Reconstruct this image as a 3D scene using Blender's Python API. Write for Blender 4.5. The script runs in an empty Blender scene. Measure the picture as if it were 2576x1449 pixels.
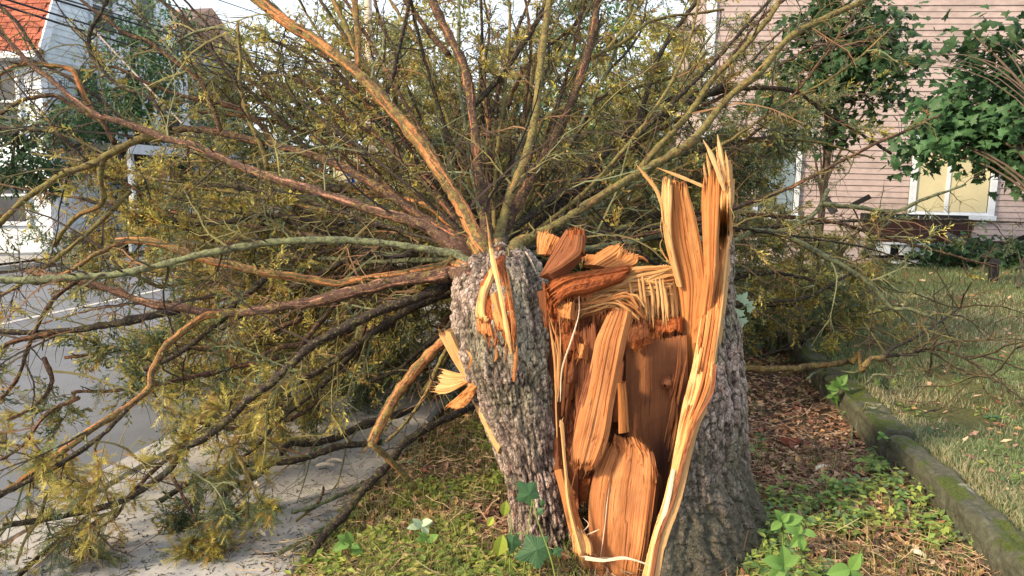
import bpy, math, random
import numpy as np
from mathutils import Vector, Matrix
from mathutils.bvhtree import BVHTree

SC = bpy.context.scene
COL = SC.collection
rng = np.random.default_rng(7)
random.seed(7)

# ------------------------------------------------------------------ camera, sky, sun, exposure
VW, VH, F = 2575.0, 1449.0, 1873.0          # working picture size and focal length in its pixels
CAM_Z, PITCH = 1.5, math.radians(7.58)
cam_data = bpy.data.cameras.new('camera')
cam_data.sensor_width = 36.0
cam_data.lens = 36.0 * F / VW
cam_data.clip_start = 0.05
cam_data.clip_end = 2000
cam = bpy.data.objects.new('camera', cam_data)
COL.objects.link(cam)
cam.location = (0, 0, CAM_Z)
cam.rotation_euler = (math.pi / 2 - PITCH, 0, 0)
SC.camera = cam

SUN_FROM = Vector((-0.80, -0.46, 0.56)).normalized()
sun_data = bpy.data.lights.new('sun', 'SUN')
sun_data.energy = 2.9
sun_data.angle = math.radians(8)
sun_data.color = (1.0, 0.79, 0.52)
sun = bpy.data.objects.new('sun', sun_data)
COL.objects.link(sun)
sun.location = (-6, -4, 12)
sun.rotation_euler = (-SUN_FROM).to_track_quat('-Z', 'Y').to_euler()

world = bpy.data.worlds.new('World')
SC.world = world
world.use_nodes = True
wn = world.node_tree
for n in list(wn.nodes):
    wn.nodes.remove(n)
wo = wn.nodes.new('ShaderNodeOutputWorld')
wb = wn.nodes.new('ShaderNodeBackground')
ws = wn.nodes.new('ShaderNodeTexSky')
ws.sky_type = 'NISHITA'
ws.sun_disc = False
ws.sun_elevation = math.asin(SUN_FROM.z)
ws.sun_rotation = math.atan2(SUN_FROM.x, SUN_FROM.y)
ws.air_density = 1.0
ws.dust_density = 3.0
ws.ozone_density = 1.0
wb.inputs['Strength'].default_value = 0.105
# thin bright cloud spread evenly over the whole sky
wm = wn.nodes.new('ShaderNodeMix'); wm.data_type = 'RGBA'
wm.inputs['Factor'].default_value = 0.62
wm.inputs['B'].default_value = (6.6, 6.9, 7.3, 1)
wn.links.new(ws.outputs[0], wm.inputs['A'])
wn.links.new(wm.outputs['Result'], wb.inputs['Color'])
wn.links.new(wb.outputs[0], wo.inputs['Surface'])

SC.view_settings.view_transform = 'Standard'
SC.view_settings.look = 'None'
SC.view_settings.exposure = 1.2
SC.view_settings.gamma = 1.0
SC.cycles.max_bounces = 6
SC.cycles.diffuse_bounces = 3
SC.cycles.transmission_bounces = 3
SC.cycles.use_denoising = True

# ------------------------------------------------------------------ geometry helpers
CP, SP = math.cos(PITCH), math.sin(PITCH)

def P(x, y, Y):
    """world point seen at working pixel (x, y) on the plane at distance Y ahead (arrays allowed)"""
    x = np.asarray(x, float); y = np.asarray(y, float); Y = np.asarray(Y, float)
    u = (x - VW / 2) / F; v = (VH / 2 - y) / F
    fy = CP + v * SP
    fz = -SP + v * CP
    s = Y / fy
    return np.stack([u * s, Y + 0 * s, CAM_Z + fz * s], -1)

def PG(x, y, z):
    """world point seen at working pixel (x, y) on the level z"""
    u = (x - VW / 2) / F; v = (VH / 2 - y) / F
    fy = CP + v * SP; fz = -SP + v * CP
    s = (z - CAM_Z) / fz
    return np.array([u * s, fy * s, z])

AZ = math.radians(9)
CA, SA = math.cos(AZ), math.sin(AZ)

def PA(p, a, z=0.0):
    """street frame (p across to the right, a along) to world"""
    p = np.asarray(p, float); a = np.asarray(a, float)
    return np.stack(np.broadcast_arrays(p * CA + a * SA, -p * SA + a * CA, np.asarray(z, float)), -1)

def pa_of(x, y):
    return x * CA - y * SA, x * SA + y * CA

def nrm(v):
    v = np.asarray(v, float)
    return v / np.maximum(np.linalg.norm(v, axis=-1, keepdims=True), 1e-9)

def mesh_np(name, verts, quads=None, tris=None, col=None, guv=None, smooth=False):
    me = bpy.data.meshes.new(name)
    verts = np.ascontiguousarray(verts, np.float32).reshape(-1, 3)
    me.vertices.add(len(verts))
    me.vertices.foreach_set('co', verts.ravel())
    loops = []; starts = []; k = 0
    if quads is not None and len(quads):
        q = np.asarray(quads, np.int32).reshape(-1, 4)
        loops.append(q.ravel()); starts.append(k + np.arange(len(q)) * 4); k += q.size
    if tris is not None and len(tris):
        t = np.asarray(tris, np.int32).reshape(-1, 3)
        loops.append(t.ravel()); starts.append(k + np.arange(len(t)) * 3); k += t.size
    lo = np.concatenate(loops).astype(np.int32); st = np.concatenate(starts).astype(np.int32)
    me.loops.add(len(lo)); me.loops.foreach_set('vertex_index', lo)
    me.polygons.add(len(st)); me.polygons.foreach_set('loop_start', st)
    me.polygons.foreach_set('use_smooth', np.full(len(st), bool(smooth)))
    if col is not None:
        c = np.ones((len(verts), 4), np.float32); c[:, :3] = col
        me.attributes.new('Col', 'FLOAT_COLOR', 'POINT').data.foreach_set('color', c.ravel())
    if guv is not None:
        me.attributes.new('guv', 'FLOAT_VECTOR', 'POINT').data.foreach_set('vector', np.ascontiguousarray(guv, np.float32).ravel())
    me.update(calc_edges=True)
    return me

def place(name, me, mat=None, parent=None, kind=None):
    o = bpy.data.objects.new(name, me)
    COL.objects.link(o)
    if mat is not None and len(me.materials) == 0:
        me.materials.append(mat)
    if parent is not None:
        o.parent = parent
        o.matrix_parent_inverse = Matrix.Translation(-Vector(root_loc(parent)))
    if kind:
        o['kind'] = kind
    return o

ROOT = {}
def root_loc(o):
    return ROOT.get(o.name, (0, 0, 0))

def thing(name, label, cat, loc=(0, 0, 0), group=None):
    o = bpy.data.objects.new(name, None)
    COL.objects.link(o)
    o.empty_display_size = 0.1
    o.location = loc
    ROOT[o.name] = tuple(float(c) for c in loc)
    return tag(o, label, cat, group)

def tag(o, label, cat, group=None):
    o['label'] = label; o['category'] = cat
    if group: o['group'] = group
    return o

def grid_quads(n, m, closed=False, off=0):
    i = np.arange(n - 1)[:, None]; j = np.arange(m if closed else m - 1)[None, :]
    j2 = (j + 1) % m
    return np.stack([i * m + j, i * m + j2, (i + 1) * m + j2, (i + 1) * m + j], -1).reshape(-1, 4) + off

class MB:
    """collects simple solids into one mesh"""
    def __init__(s): s.v = []; s.q = []; s.t = []; s.c = []; s.n = 0
    def add(s, v, q=None, t=None):
        v = np.asarray(v, float).reshape(-1, 3)
        if q is not None and len(q): s.q.append(np.asarray(q) + s.n)
        if t is not None and len(t): s.t.append(np.asarray(t) + s.n)
        s.v.append(v); s.n += len(v)
        return s
    def hexa(s, c8):
        return s.add(c8, q=[[0, 3, 2, 1], [4, 5, 6, 7], [0, 1, 5, 4], [1, 2, 6, 5], [2, 3, 7, 6], [3, 0, 4, 7]])
    def box(s, lo, hi, M=None):
        x0, y0, z0 = lo; x1, y1, z1 = hi
        v = np.array([[x0, y0, z0], [x1, y0, z0], [x1, y1, z0], [x0, y1, z0], [x0, y0, z1], [x1, y0, z1], [x1, y1, z1], [x0, y1, z1]], float)
        if M is not None: v = v @ np.array(M)[:3, :3].T + np.array(M)[:3, 3]
        return s.hexa(v)
    def build(s, name, mat, parent=None, kind=None, smooth=False):
        me = mesh_np(name, np.concatenate(s.v), np.concatenate(s.q) if s.q else None, np.concatenate(s.t) if s.t else None, smooth=smooth)
        return place(name, me, mat, parent, kind)

def catmull(pts, n):
    p = np.asarray(pts, float)
    if len(p) == 2: return p[0] + (p[1] - p[0]) * np.linspace(0, 1, n)[:, None]
    q = np.vstack([2 * p[0] - p[1], p, 2 * p[-1] - p[-2]])
    seg = np.linalg.norm(np.diff(p, axis=0), axis=1); cum = np.concatenate([[0], np.cumsum(seg)])
    d = np.linspace(0, cum[-1], n)
    i = np.clip(np.searchsorted(cum, d, side='right') - 1, 0, len(p) - 2)
    t = ((d - cum[i]) / np.maximum(seg[i], 1e-9))[:, None]
    a, b, c, e = q[i], q[i + 1], q[i + 2], q[i + 3]
    return 0.5 * (2 * b + (c - a) * t + (2 * a - 5 * b + 4 * c - e) * t ** 2 + (3 * b - a - 3 * c + e) * t ** 3)

def path_frames(pts):
    """parallel-transport frames along one or many paths (..., K, 3)"""
    T = np.gradient(pts, axis=-2); T = nrm(T)
    K = pts.shape[-2]
    ref = np.zeros_like(T[..., 0, :]); ref[..., 2] = 1
    alt = np.zeros_like(ref); alt[..., 0] = 1
    ref = np.where(np.abs(T[..., 0, 2:3]) > 0.9, alt, ref)
    U = np.zeros_like(T)
    u = nrm(ref - (ref * T[..., 0, :]).sum(-1, keepdims=True) * T[..., 0, :])
    U[..., 0, :] = u
    for k in range(1, K):
        t = T[..., k, :]
        u = nrm(u - (u * t).sum(-1, keepdims=True) * t)
        U[..., k, :] = u
    return T, U, np.cross(T, U)

def tubes(paths, radii, sides=4, flat=1.0):
    """many tubes at once: paths (N,K,3), radii (N,K) -> verts, quads"""
    paths = np.asarray(paths, float); N, K, _ = paths.shape
    T, U, V = path_frames(paths)
    an = np.arange(sides) * 2 * math.pi / sides
    ring = (np.cos(an)[:, None] * U[:, :, None, :] + flat * np.sin(an)[:, None] * V[:, :, None, :])
    v = paths[:, :, None, :] + ring * radii[:, :, None, None]
    q = grid_quads(K, sides, True)
    q = (q[None] + (np.arange(N) * K * sides)[:, None, None]).reshape(-1, 4)
    return v.reshape(-1, 3), q

def hash2(i, j, s=0):
    h = np.sin(i * 127.1 + j * 311.7 + s * 74.7) * 43758.5453
    return h - np.floor(h)

def vnoise(x, y, s=0):
    xi = np.floor(x); yi = np.floor(y); xf = x - xi; yf = y - yi
    xf = xf * xf * (3 - 2 * xf); yf = yf * yf * (3 - 2 * yf)
    a = hash2(xi, yi, s); b = hash2(xi + 1, yi, s); c = hash2(xi, yi + 1, s); d = hash2(xi + 1, yi + 1, s)
    return (a * (1 - xf) + b * xf) * (1 - yf) + (c * (1 - xf) + d * xf) * yf

def fbm(x, y, o=4, s=0):
    r = 0; a = 0.5
    for k in range(o):
        r = r + a * vnoise(x * 2 ** k, y * 2 ** k, s + k * 7); a *= 0.5
    return r

def worley(x, y, s=0):
    xi = np.floor(x); yi = np.floor(y)
    f1 = np.full(x.shape, 9.0); f2 = f1.copy(); idd = np.zeros(x.shape); ox = idd.copy(); oy = idd.copy()
    for dx in (-1, 0, 1):
        for dy in (-1, 0, 1):
            cx = xi + dx; cy = yi + dy
            px = cx + 0.1 + 0.8 * hash2(cx, cy, s); py = cy + 0.1 + 0.8 * hash2(cx, cy, s + 5)
            d = np.hypot(x - px, y - py)
            near = d < f1
            f2 = np.where(near, f1, np.minimum(f2, d))
            idd = np.where(near, hash2(cx, cy, s + 9), idd)
            ox = np.where(near, x - px, ox); oy = np.where(near, y - py, oy)
            f1 = np.where(near, d, f1)
    return f1, f2, idd, ox, oy

def bark_field(u, v, su, sv, s=0):
    """relief and colour channels for flaky spruce bark; u around, v along, in metres"""
    wx = u / su + 1.5 * fbm(u * 30, v * 16, 4, s + 1); wy = v / sv + 1.5 * fbm(u * 26 + 9, v * 14, 4, s + 2)
    f1, f2, idd, ox, oy = worley(wx, wy, s)
    edge = np.clip((f2 - f1) / 0.36, 0, 1)
    tilt = ox * np.sin(idd * 40) - 0.8 * oy                      # scales lift at their lower edge
    h = edge ** 0.35 * (0.45 + 0.8 * idd) + 0.40 * tilt * edge
    g1, g2, id2, _, _ = worley(wx * 2.7 + 3, wy * 2.2, s + 31)
    h += 0.30 * np.clip((g2 - g1) / 0.3, 0, 1) * id2
    h += 0.5 * (fbm(u * 120, v * 90, 3, s + 4) - 0.45)
    fis = 1 - np.abs(2 * fbm(u * 13 + 2, v * 3.2, 4, s + 14) - 0.94) * 3.2     # long furrows
    fis = np.clip(fis, 0, 1) ** 1.5
    h -= 2.0 * fis
    big = fbm(u * 6, v * 4, 3, s + 8)
    h += 1.2 * (big - 0.47)
    lich = fbm(u * 9 + 3, v * 7 + 1, 4, s + 11)
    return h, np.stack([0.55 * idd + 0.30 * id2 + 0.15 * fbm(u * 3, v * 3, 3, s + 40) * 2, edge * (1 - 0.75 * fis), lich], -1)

# ------------------------------------------------------------------ materials
MATS = {}
def new_mat(name):
    m = bpy.data.materials.new(name); m.use_nodes = True
    nt = m.node_tree
    b = nt.nodes['Principled BSDF']
    b.inputs['Roughness'].default_value = 0.85
    b.inputs['Specular IOR Level'].default_value = 0.25
    MATS[name] = m
    return m, nt, b

def N(nt, typ, **kw):
    n = nt.nodes.new(typ)
    for k, v in kw.items():
        if hasattr(n, k): setattr(n, k, v)
        else: n.inputs[k].default_value = v
    return n

def ramp(nt, fac, stops):
    r = nt.nodes.new('ShaderNodeValToRGB')
    e = r.color_ramp.elements
    while len(e) < len(stops): e.new(0.5)
    for el, (p, c) in zip(e, stops):
        el.position = p; el.color = (*c, 1) if len(c) == 3 else c
    nt.links.new(fac, r.inputs['Fac'])
    return r.outputs['Color']

def mix(nt, fac, a, b, mode='MIX'):
    m = nt.nodes.new('ShaderNodeMix'); m.data_type = 'RGBA'; m.blend_type = mode
    for s, val in ((m.inputs['Factor'], fac), (m.inputs['A'], a), (m.inputs['B'], b)):
        if isinstance(val, (int, float)): s.default_value = val
        elif isinstance(val, (tuple, list)): s.default_value = (*val, 1)
        else: nt.links.new(val, s)
    return m.outputs['Result']

def noise(nt, vec, scale, detail=4, rough=0.55, dist=0.0):
    n = nt.nodes.new('ShaderNodeTexNoise')
    n.inputs['Scale'].default_value = scale; n.inputs['Detail'].default_value = detail
    n.inputs['Roughness'].default_value = rough; n.inputs['Distortion'].default_value = dist
    if vec is not None: nt.links.new(vec, n.inputs['Vector'])
    return n.outputs['Fac']

def attr(nt, name):
    a = nt.nodes.new('ShaderNodeAttribute'); a.attribute_name = name
    return a

def mapping(nt, vec, scale, rot=(0, 0, 0)):
    m = nt.nodes.new('ShaderNodeMapping')
    m.inputs['Scale'].default_value = scale; m.inputs['Rotation'].default_value = rot
    nt.links.new(vec, m.inputs['Vector'])
    return m.outputs['Vector']

def pos(nt):
    return nt.nodes.new('ShaderNodeNewGeometry').outputs['Position']

def objco(nt):
    return nt.nodes.new('ShaderNodeTexCoord').outputs['Object']

def bump(nt, b, h, strength=0.5, dist=0.01):
    n = nt.nodes.new('ShaderNodeBump'); n.inputs['Strength'].default_value = strength; n.inputs['Distance'].default_value = dist
    nt.links.new(h, n.inputs['Height']); nt.links.new(n.outputs['Normal'], b.inputs['Normal'])

def base(nt, b, c):
    if isinstance(c, tuple): b.inputs['Base Color'].default_value = (*c, 1)
    else: nt.links.new(c, b.inputs['Base Color'])

def plain(name, col, var=0.25, scale=8, rough=0.85, bmp=0.15, spec=0.25):
    m, nt, b = new_mat(name)
    p = pos(nt)
    n = noise(nt, p, scale, 5)
    lo = tuple(c * (1 - var) for c in col); hi = tuple(min(1, c * (1 + var)) for c in col)
    base(nt, b, ramp(nt, n, [(0.3, lo), (0.7, hi)]))
    b.inputs['Roughness'].default_value = rough; b.inputs['Specular IOR Level'].default_value = spec
    if bmp: bump(nt, b, noise(nt, p, scale * 12, 4), bmp, 0.01)
    return m

def leafy(name, use_attr=True, col=(0.06, 0.1, 0.03), trans=0.35, rough=0.6):
    m, nt, b = new_mat(name)
    out = nt.nodes['Material Output']
    tr = nt.nodes.new('ShaderNodeBsdfTranslucent')
    ms = nt.nodes.new('ShaderNodeMixShader'); ms.inputs['Fac'].default_value = trans
    if use_attr:
        c = attr(nt, 'Col').outputs['Color']
    else:
        oi = nt.nodes.new('ShaderNodeObjectInfo')
        lo = tuple(x * 0.6 for x in col); hi = tuple(x * 1.5 for x in col)
        c = mix(nt, oi.outputs['Random'], lo, hi)
        c = mix(nt, noise(nt, objco(nt), 9, 3), c, hi)
    nt.links.new(c, b.inputs['Base Color']); nt.links.new(c, tr.inputs['Color'])
    b.inputs['Roughness'].default_value = rough
    nt.links.new(b.outputs[0], ms.inputs[1]); nt.links.new(tr.outputs[0], ms.inputs[2]); nt.links.new(ms.outputs[0], out.inputs['Surface'])
    return m

def bark_mat(name, moss=0.0):
    m, nt, b = new_mat(name)
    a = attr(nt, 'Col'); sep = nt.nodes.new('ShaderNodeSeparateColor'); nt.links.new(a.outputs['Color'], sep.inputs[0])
    p = pos(nt)
    plate = ramp(nt, sep.outputs[0], [(0.10, (0.17, 0.12, 0.10)), (0.35, (0.33, 0.245, 0.20)), (0.6, (0.52, 0.40, 0.34)), (0.78, (0.66, 0.525, 0.46)), (0.88, (0.52, 0.30, 0.23))])
    fine = noise(nt, p, 140, 5, 0.7)
    plate = mix(nt, mixfac(nt, fine, 0.42, 0.7, 0.6), plate, (0.10, 0.08, 0.065))
    lich = mixfac(nt, sep.outputs[2], 0.46, 0.64, 0.6)
    plate = mix(nt, lich, plate, (0.27, 0.27, 0.17))
    spots = mixfac(nt, noise(nt, p, 300, 3), 0.62, 0.7, 0.5)
    plate = mix(nt, spots, plate, (0.46, 0.46, 0.36))
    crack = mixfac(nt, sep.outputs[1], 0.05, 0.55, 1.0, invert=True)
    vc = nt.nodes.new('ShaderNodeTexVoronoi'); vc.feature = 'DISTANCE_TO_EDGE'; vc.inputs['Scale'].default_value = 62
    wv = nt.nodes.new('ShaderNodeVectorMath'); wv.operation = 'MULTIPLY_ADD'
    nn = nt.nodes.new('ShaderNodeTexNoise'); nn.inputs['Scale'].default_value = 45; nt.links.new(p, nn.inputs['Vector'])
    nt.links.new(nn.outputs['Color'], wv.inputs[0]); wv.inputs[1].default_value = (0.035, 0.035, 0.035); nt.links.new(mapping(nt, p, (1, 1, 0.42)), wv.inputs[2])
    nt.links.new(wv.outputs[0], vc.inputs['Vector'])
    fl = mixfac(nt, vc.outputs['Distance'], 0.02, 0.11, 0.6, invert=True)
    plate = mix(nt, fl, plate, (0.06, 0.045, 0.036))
    c = mix(nt, crack, plate, (0.030, 0.021, 0.017))  # brown crevices, with recess shade also painted into their dark tone
    if moss:
        sx = nt.nodes.new('ShaderNodeSeparateXYZ'); nt.links.new(p, sx.inputs[0])
        md = nt.nodes.new('ShaderNodeMath'); md.operation = 'MULTIPLY_ADD'
        nt.links.new(noise(nt, p, 5, 4), md.inputs[0]); md.inputs[1].default_value = -0.9; nt.links.new(sx.outputs['Z'], md.inputs[2])
        f = mixfac(nt, md.outputs[0], -0.32, 0.22, moss, invert=True)
        dark = mix(nt, noise(nt, p, 60, 4), (0.035, 0.032, 0.022), (0.12, 0.115, 0.075))
        c = mix(nt, f, c, dark)
    base(nt, b, c)
    b.inputs['Roughness'].default_value = 0.9
    hh = nt.nodes.new('ShaderNodeMath'); hh.operation = 'MULTIPLY_ADD'; nt.links.new(fl, hh.inputs[0]); hh.inputs[1].default_value = -1.2; nt.links.new(fine, hh.inputs[2])
    bump(nt, b, hh.outputs[0], 0.9, 0.006)
    return m

def mixfac(nt, fac, lo, hi, amount=1.0, invert=False):
    m = nt.nodes.new('ShaderNodeMapRange'); m.clamp = True
    m.inputs['From Min'].default_value = lo; m.inputs['From Max'].default_value = hi
    m.inputs['To Min'].default_value = amount if invert else 0.0
    m.inputs['To Max'].default_value = 0.0 if invert else amount
    nt.links.new(fac, m.inputs['Value'])
    return m.outputs['Result']

def wood_mat(name, pale, mid, dark, stain=0.0, fuzz=0.0, knot=None):
    m, nt, b = new_mat(name)
    g = attr(nt, 'guv').outputs['Vector']
    fib = noise(nt, mapping(nt, g, (420, 4.0, 1)), 1.0, 4, 0.6)
    band = noise(nt, mapping(nt, g, (24, 0.8, 1)), 1.0, 6, 0.68, 0.15)
    blot = noise(nt, mapping(nt, g, (9, 5, 1)), 1.0, 4, 0.6, 0.8)
    c = ramp(nt, band, [(0.22, dark), (0.46, mid), (0.72, pale)])
    c = mix(nt, mixfac(nt, fib, 0.52, 0.66, 0.5), c, dark)
    c = mix(nt, mixfac(nt, fib, 0.34, 0.44, 0.35, invert=True), c, pale)
    if stain:
        c = mix(nt, mixfac(nt, blot, 0.48, 0.68, stain), c, (0.10, 0.035, 0.022))
    c = mix(nt, mixfac(nt, noise(nt, mapping(nt, g, (11, 5, 1)), 1.0, 5, 0.65, 0.4), 0.45, 0.62, 0.5), c, mix(nt, blot, dark, mid))
    crk = noise(nt, mapping(nt, g, (150, 2.6, 1)), 1.0, 2, 0.4)
    c = mix(nt, mixfac(nt, crk, 0.70, 0.73, 0.85), c, tuple(x * 0.3 for x in dark))
    if knot:
        w = nt.nodes.new('ShaderNodeVectorMath'); w.operation = 'DISTANCE'
        nt.links.new(mapping(nt, g, (1, 0.55, 0)), w.inputs[0]); w.inputs[1].default_value = (knot[0], knot[1] * 0.55, 0)
        ad = nt.nodes.new('ShaderNodeMath'); ad.operation = 'MULTIPLY_ADD'
        nt.links.new(blot, ad.inputs[0]); ad.inputs[1].default_value = 0.09; nt.links.new(w.outputs['Value'], ad.inputs[2])
        wv = nt.nodes.new('ShaderNodeMath'); wv.operation = 'SINE'
        mu = nt.nodes.new('ShaderNodeMath'); mu.operation = 'MULTIPLY'; mu.inputs[1].default_value = 95.0
        nt.links.new(ad.outputs[0], mu.inputs[0]); nt.links.new(mu.outputs[0], wv.inputs[0])
        c = mix(nt, mixfac(nt, wv.outputs[0], 0.85, 1.0, 0.16), c, (0.12, 0.04, 0.02))
        c = mix(nt, mixfac(nt, ad.outputs[0], 0.06, 0.16, 0.85, invert=True), c, (0.055, 0.022, 0.018))
    base(nt, b, c)
    b.inputs['Roughness'].default_value = 0.8
    h = nt.nodes.new('ShaderNodeMath'); h.operation = 'MULTIPLY_ADD'
    nt.links.new(noise(nt, g, 90, 5, 0.7), h.inputs[0]); h.inputs[1].default_value = fuzz; nt.links.new(fib, h.inputs[2])
    bump(nt, b, h.outputs[0], 0.85, 0.006)
    return m

def limb_mat(name, bark_lo, bark_hi, lichen, lich_amt, strip_amt, strip=(0.50, 0.20, 0.075)):
    m, nt, b = new_mat(name)
    p = pos(nt)
    n1 = noise(nt, p, 55, 5, 0.65)
    c = ramp(nt, n1, [(0.35, bark_lo), (0.68, bark_hi)])
    c = mix(nt, mixfac(nt, noise(nt, p, 30, 5, 0.7), 0.62 - lich_amt * 0.3, 0.72 - lich_amt * 0.2, 0.9), c, lichen)
    c = mix(nt, mixfac(nt, noise(nt, p, 110, 3), 0.60, 0.68, 0.7), c, tuple(x * 1.7 for x in lichen))
    if strip_amt:
        s = mixfac(nt, noise(nt, attr(nt, 'guv').outputs['Vector'], 5.0, 5, 0.65), 0.66 - strip_amt * 0.22, 0.70 - strip_amt * 0.22, 0.85)
        sc = ramp(nt, noise(nt, p, 70, 4), [(0.35, tuple(x * 0.55 for x in strip)), (0.65, tuple(min(1, x * 1.25) for x in strip))])
        c = mix(nt, s, c, sc)
    base(nt, b, c)
    bump(nt, b, n1, 0.7, 0.008)
    return m

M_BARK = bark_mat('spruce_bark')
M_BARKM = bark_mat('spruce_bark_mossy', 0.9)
M_PALE = wood_mat('fresh_wood_pale', (0.80, 0.55, 0.28), (0.72, 0.40, 0.155), (0.46, 0.18, 0.055))
M_SAP = wood_mat('fresh_wood_orange', (0.70, 0.37, 0.145), (0.58, 0.24, 0.078), (0.31, 0.09, 0.03))
M_HEART = wood_mat('heartwood', (0.60, 0.27, 0.10), (0.47, 0.165, 0.052), (0.23, 0.06, 0.022), 0.3)
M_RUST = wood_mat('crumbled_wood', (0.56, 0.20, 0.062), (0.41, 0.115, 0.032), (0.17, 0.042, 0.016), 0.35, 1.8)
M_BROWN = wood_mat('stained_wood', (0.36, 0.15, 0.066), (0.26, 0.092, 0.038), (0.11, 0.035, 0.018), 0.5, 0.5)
M_CRUST = wood_mat('crumbled_crust', (0.60, 0.28, 0.11), (0.48, 0.18, 0.06), (0.25, 0.075, 0.027), 0.25, 1.8)
M_TAN = wood_mat('tan_wood', (0.61, 0.30, 0.125), (0.49, 0.195, 0.068), (0.25, 0.075, 0.028), 0.4)
M_KNOT = wood_mat('knotted_wood', (0.38, 0.165, 0.07), (0.29, 0.11, 0.044), (0.13, 0.044, 0.02), 0.45, 0.3, knot=(0.145, 0.27))
M_CREAM = wood_mat('bast_fibre', (0.90, 0.80, 0.64), (0.84, 0.68, 0.48), (0.62, 0.42, 0.25))
L_OLIVE = limb_mat('limb_olive', (0.055, 0.042, 0.022), (0.17, 0.13, 0.052), (0.20, 0.175, 0.055), 0.6, 0.32, (0.44, 0.19, 0.075))
L_BROWN = limb_mat('limb_brown', (0.026, 0.015, 0.013), (0.095, 0.052, 0.040), (0.19, 0.15, 0.04), 0.3, 0.32, (0.44, 0.17, 0.085))
L_DARK = limb_mat('limb_dark', (0.013, 0.010, 0.009), (0.055, 0.040, 0.033), (0.14, 0.125, 0.045), 0.25, 0.0)
L_STRIP = limb_mat('limb_stripped', (0.055, 0.034, 0.02), (0.17, 0.11, 0.05), (0.22, 0.175, 0.05), 0.45, 0.66, (0.52, 0.20, 0.075))
L_PINK = limb_mat('limb_pink', (0.045, 0.024, 0.02), (0.14, 0.078, 0.06), (0.20, 0.155, 0.045), 0.25, 0.45, (0.46, 0.23, 0.15))
L_GREY = limb_mat('limb_grey_lichen', (0.035, 0.036, 0.025), (0.12, 0.12, 0.078), (0.18, 0.20, 0.10), 0.7, 0.0)
LM = dict(o=L_OLIVE, b=L_BROWN, d=L_DARK, s=L_STRIP, p=L_PINK, g=L_GREY)
M_TWIG = leafy('twig_bark', True, trans=0.0, rough=0.9)
M_NEEDLE = leafy('spruce_needles', True, trans=0.38, rough=0.55)
M_LEAF = leafy('leaf_green', True, trans=0.35, rough=0.5)
M_LITTER = leafy('dead_leaves', True, trans=0.12, rough=0.85)

# ------------------------------------------------------------------ setting: ground, road, pavement
WALL_P = 1.47
def ground_z(p, a):
    p = np.asarray(p, float); a = np.asarray(a, float)
    z = np.interp(p, [-60, -13.4, -13.0, -12.9, -3.0, -2.85, -1.45, -0.75, 0.2, 1.40, 1.60, 8, 40], [-0.05, -0.08, -0.1, -0.45, -0.45, -0.25, -0.16, 0.0, 0.03, 0.0, 0.15, 0.30, 0.5])
    n = (fbm(p * 1.3 + 50, a * 1.3 + 50, 4) - 0.47) * 0.10 + (fbm(p * 7 + 50, a * 7 + 50, 3) - 0.45) * 0.03
    return z + n * np.interp(p, [-1.5, -1.3], [0, 1]) * np.interp(np.abs(p), [12, 20], [1, 0])

def ground_xy(x, y):
    p, a = pa_of(x, y)
    return ground_z(p, a)

def build_ground():
    pl = np.unique(np.concatenate([[-600, -200, -60, -30, -20], np.linspace(-14, -2.8, 12), np.linspace(-2.75, -1.5, 6), np.linspace(-1.45, 6, 110), np.linspace(6.2, 14, 30), [20, 40, 100, 300, 600]]))
    al = np.unique(np.concatenate([[-300, -60, -10, -2, 0, 1], np.linspace(1.5, 9, 110), np.linspace(9.1, 16, 40), [18, 22, 28, 40, 70, 150, 300, 800]]))
    pp, aa = np.meshgrid(pl, al)
    v = PA(pp, aa, ground_z(pp, aa))
    m, nt, b = new_mat('soil')
    p = pos(nt)
    n = noise(nt, p, 3, 5, 0.6)
    soil = ramp(nt, noise(nt, p, 35, 6, 0.7), [(0.3, (0.045, 0.028, 0.018)), (0.6, (0.12, 0.075, 0.05)), (0.75, (0.22, 0.14, 0.09))])
    green = ramp(nt, noise(nt, p, 50, 5, 0.7), [(0.3, (0.05, 0.06, 0.02)), (0.6, (0.14, 0.15, 0.05)), (0.8, (0.26, 0.21, 0.10))])
    sx = nt.nodes.new('ShaderNodeSeparateXYZ'); nt.links.new(p, sx.inputs[0])
    lawn = mixfac(nt, sx.outputs['Z'], 0.06, 0.13, 0.85)
    c = mix(nt, lawn, soil, green)
    c = mix(nt, mixfac(nt, n, 0.5, 0.65, 0.4), c, green)
    base(nt, b, c)
    bump(nt, b, noise(nt, p, 60, 5, 0.7), 0.8, 0.03)
    o = place('ground', mesh_np('ground', v, grid_quads(len(al), len(pl)), smooth=True), m)
    o['kind'] = 'structure'

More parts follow.
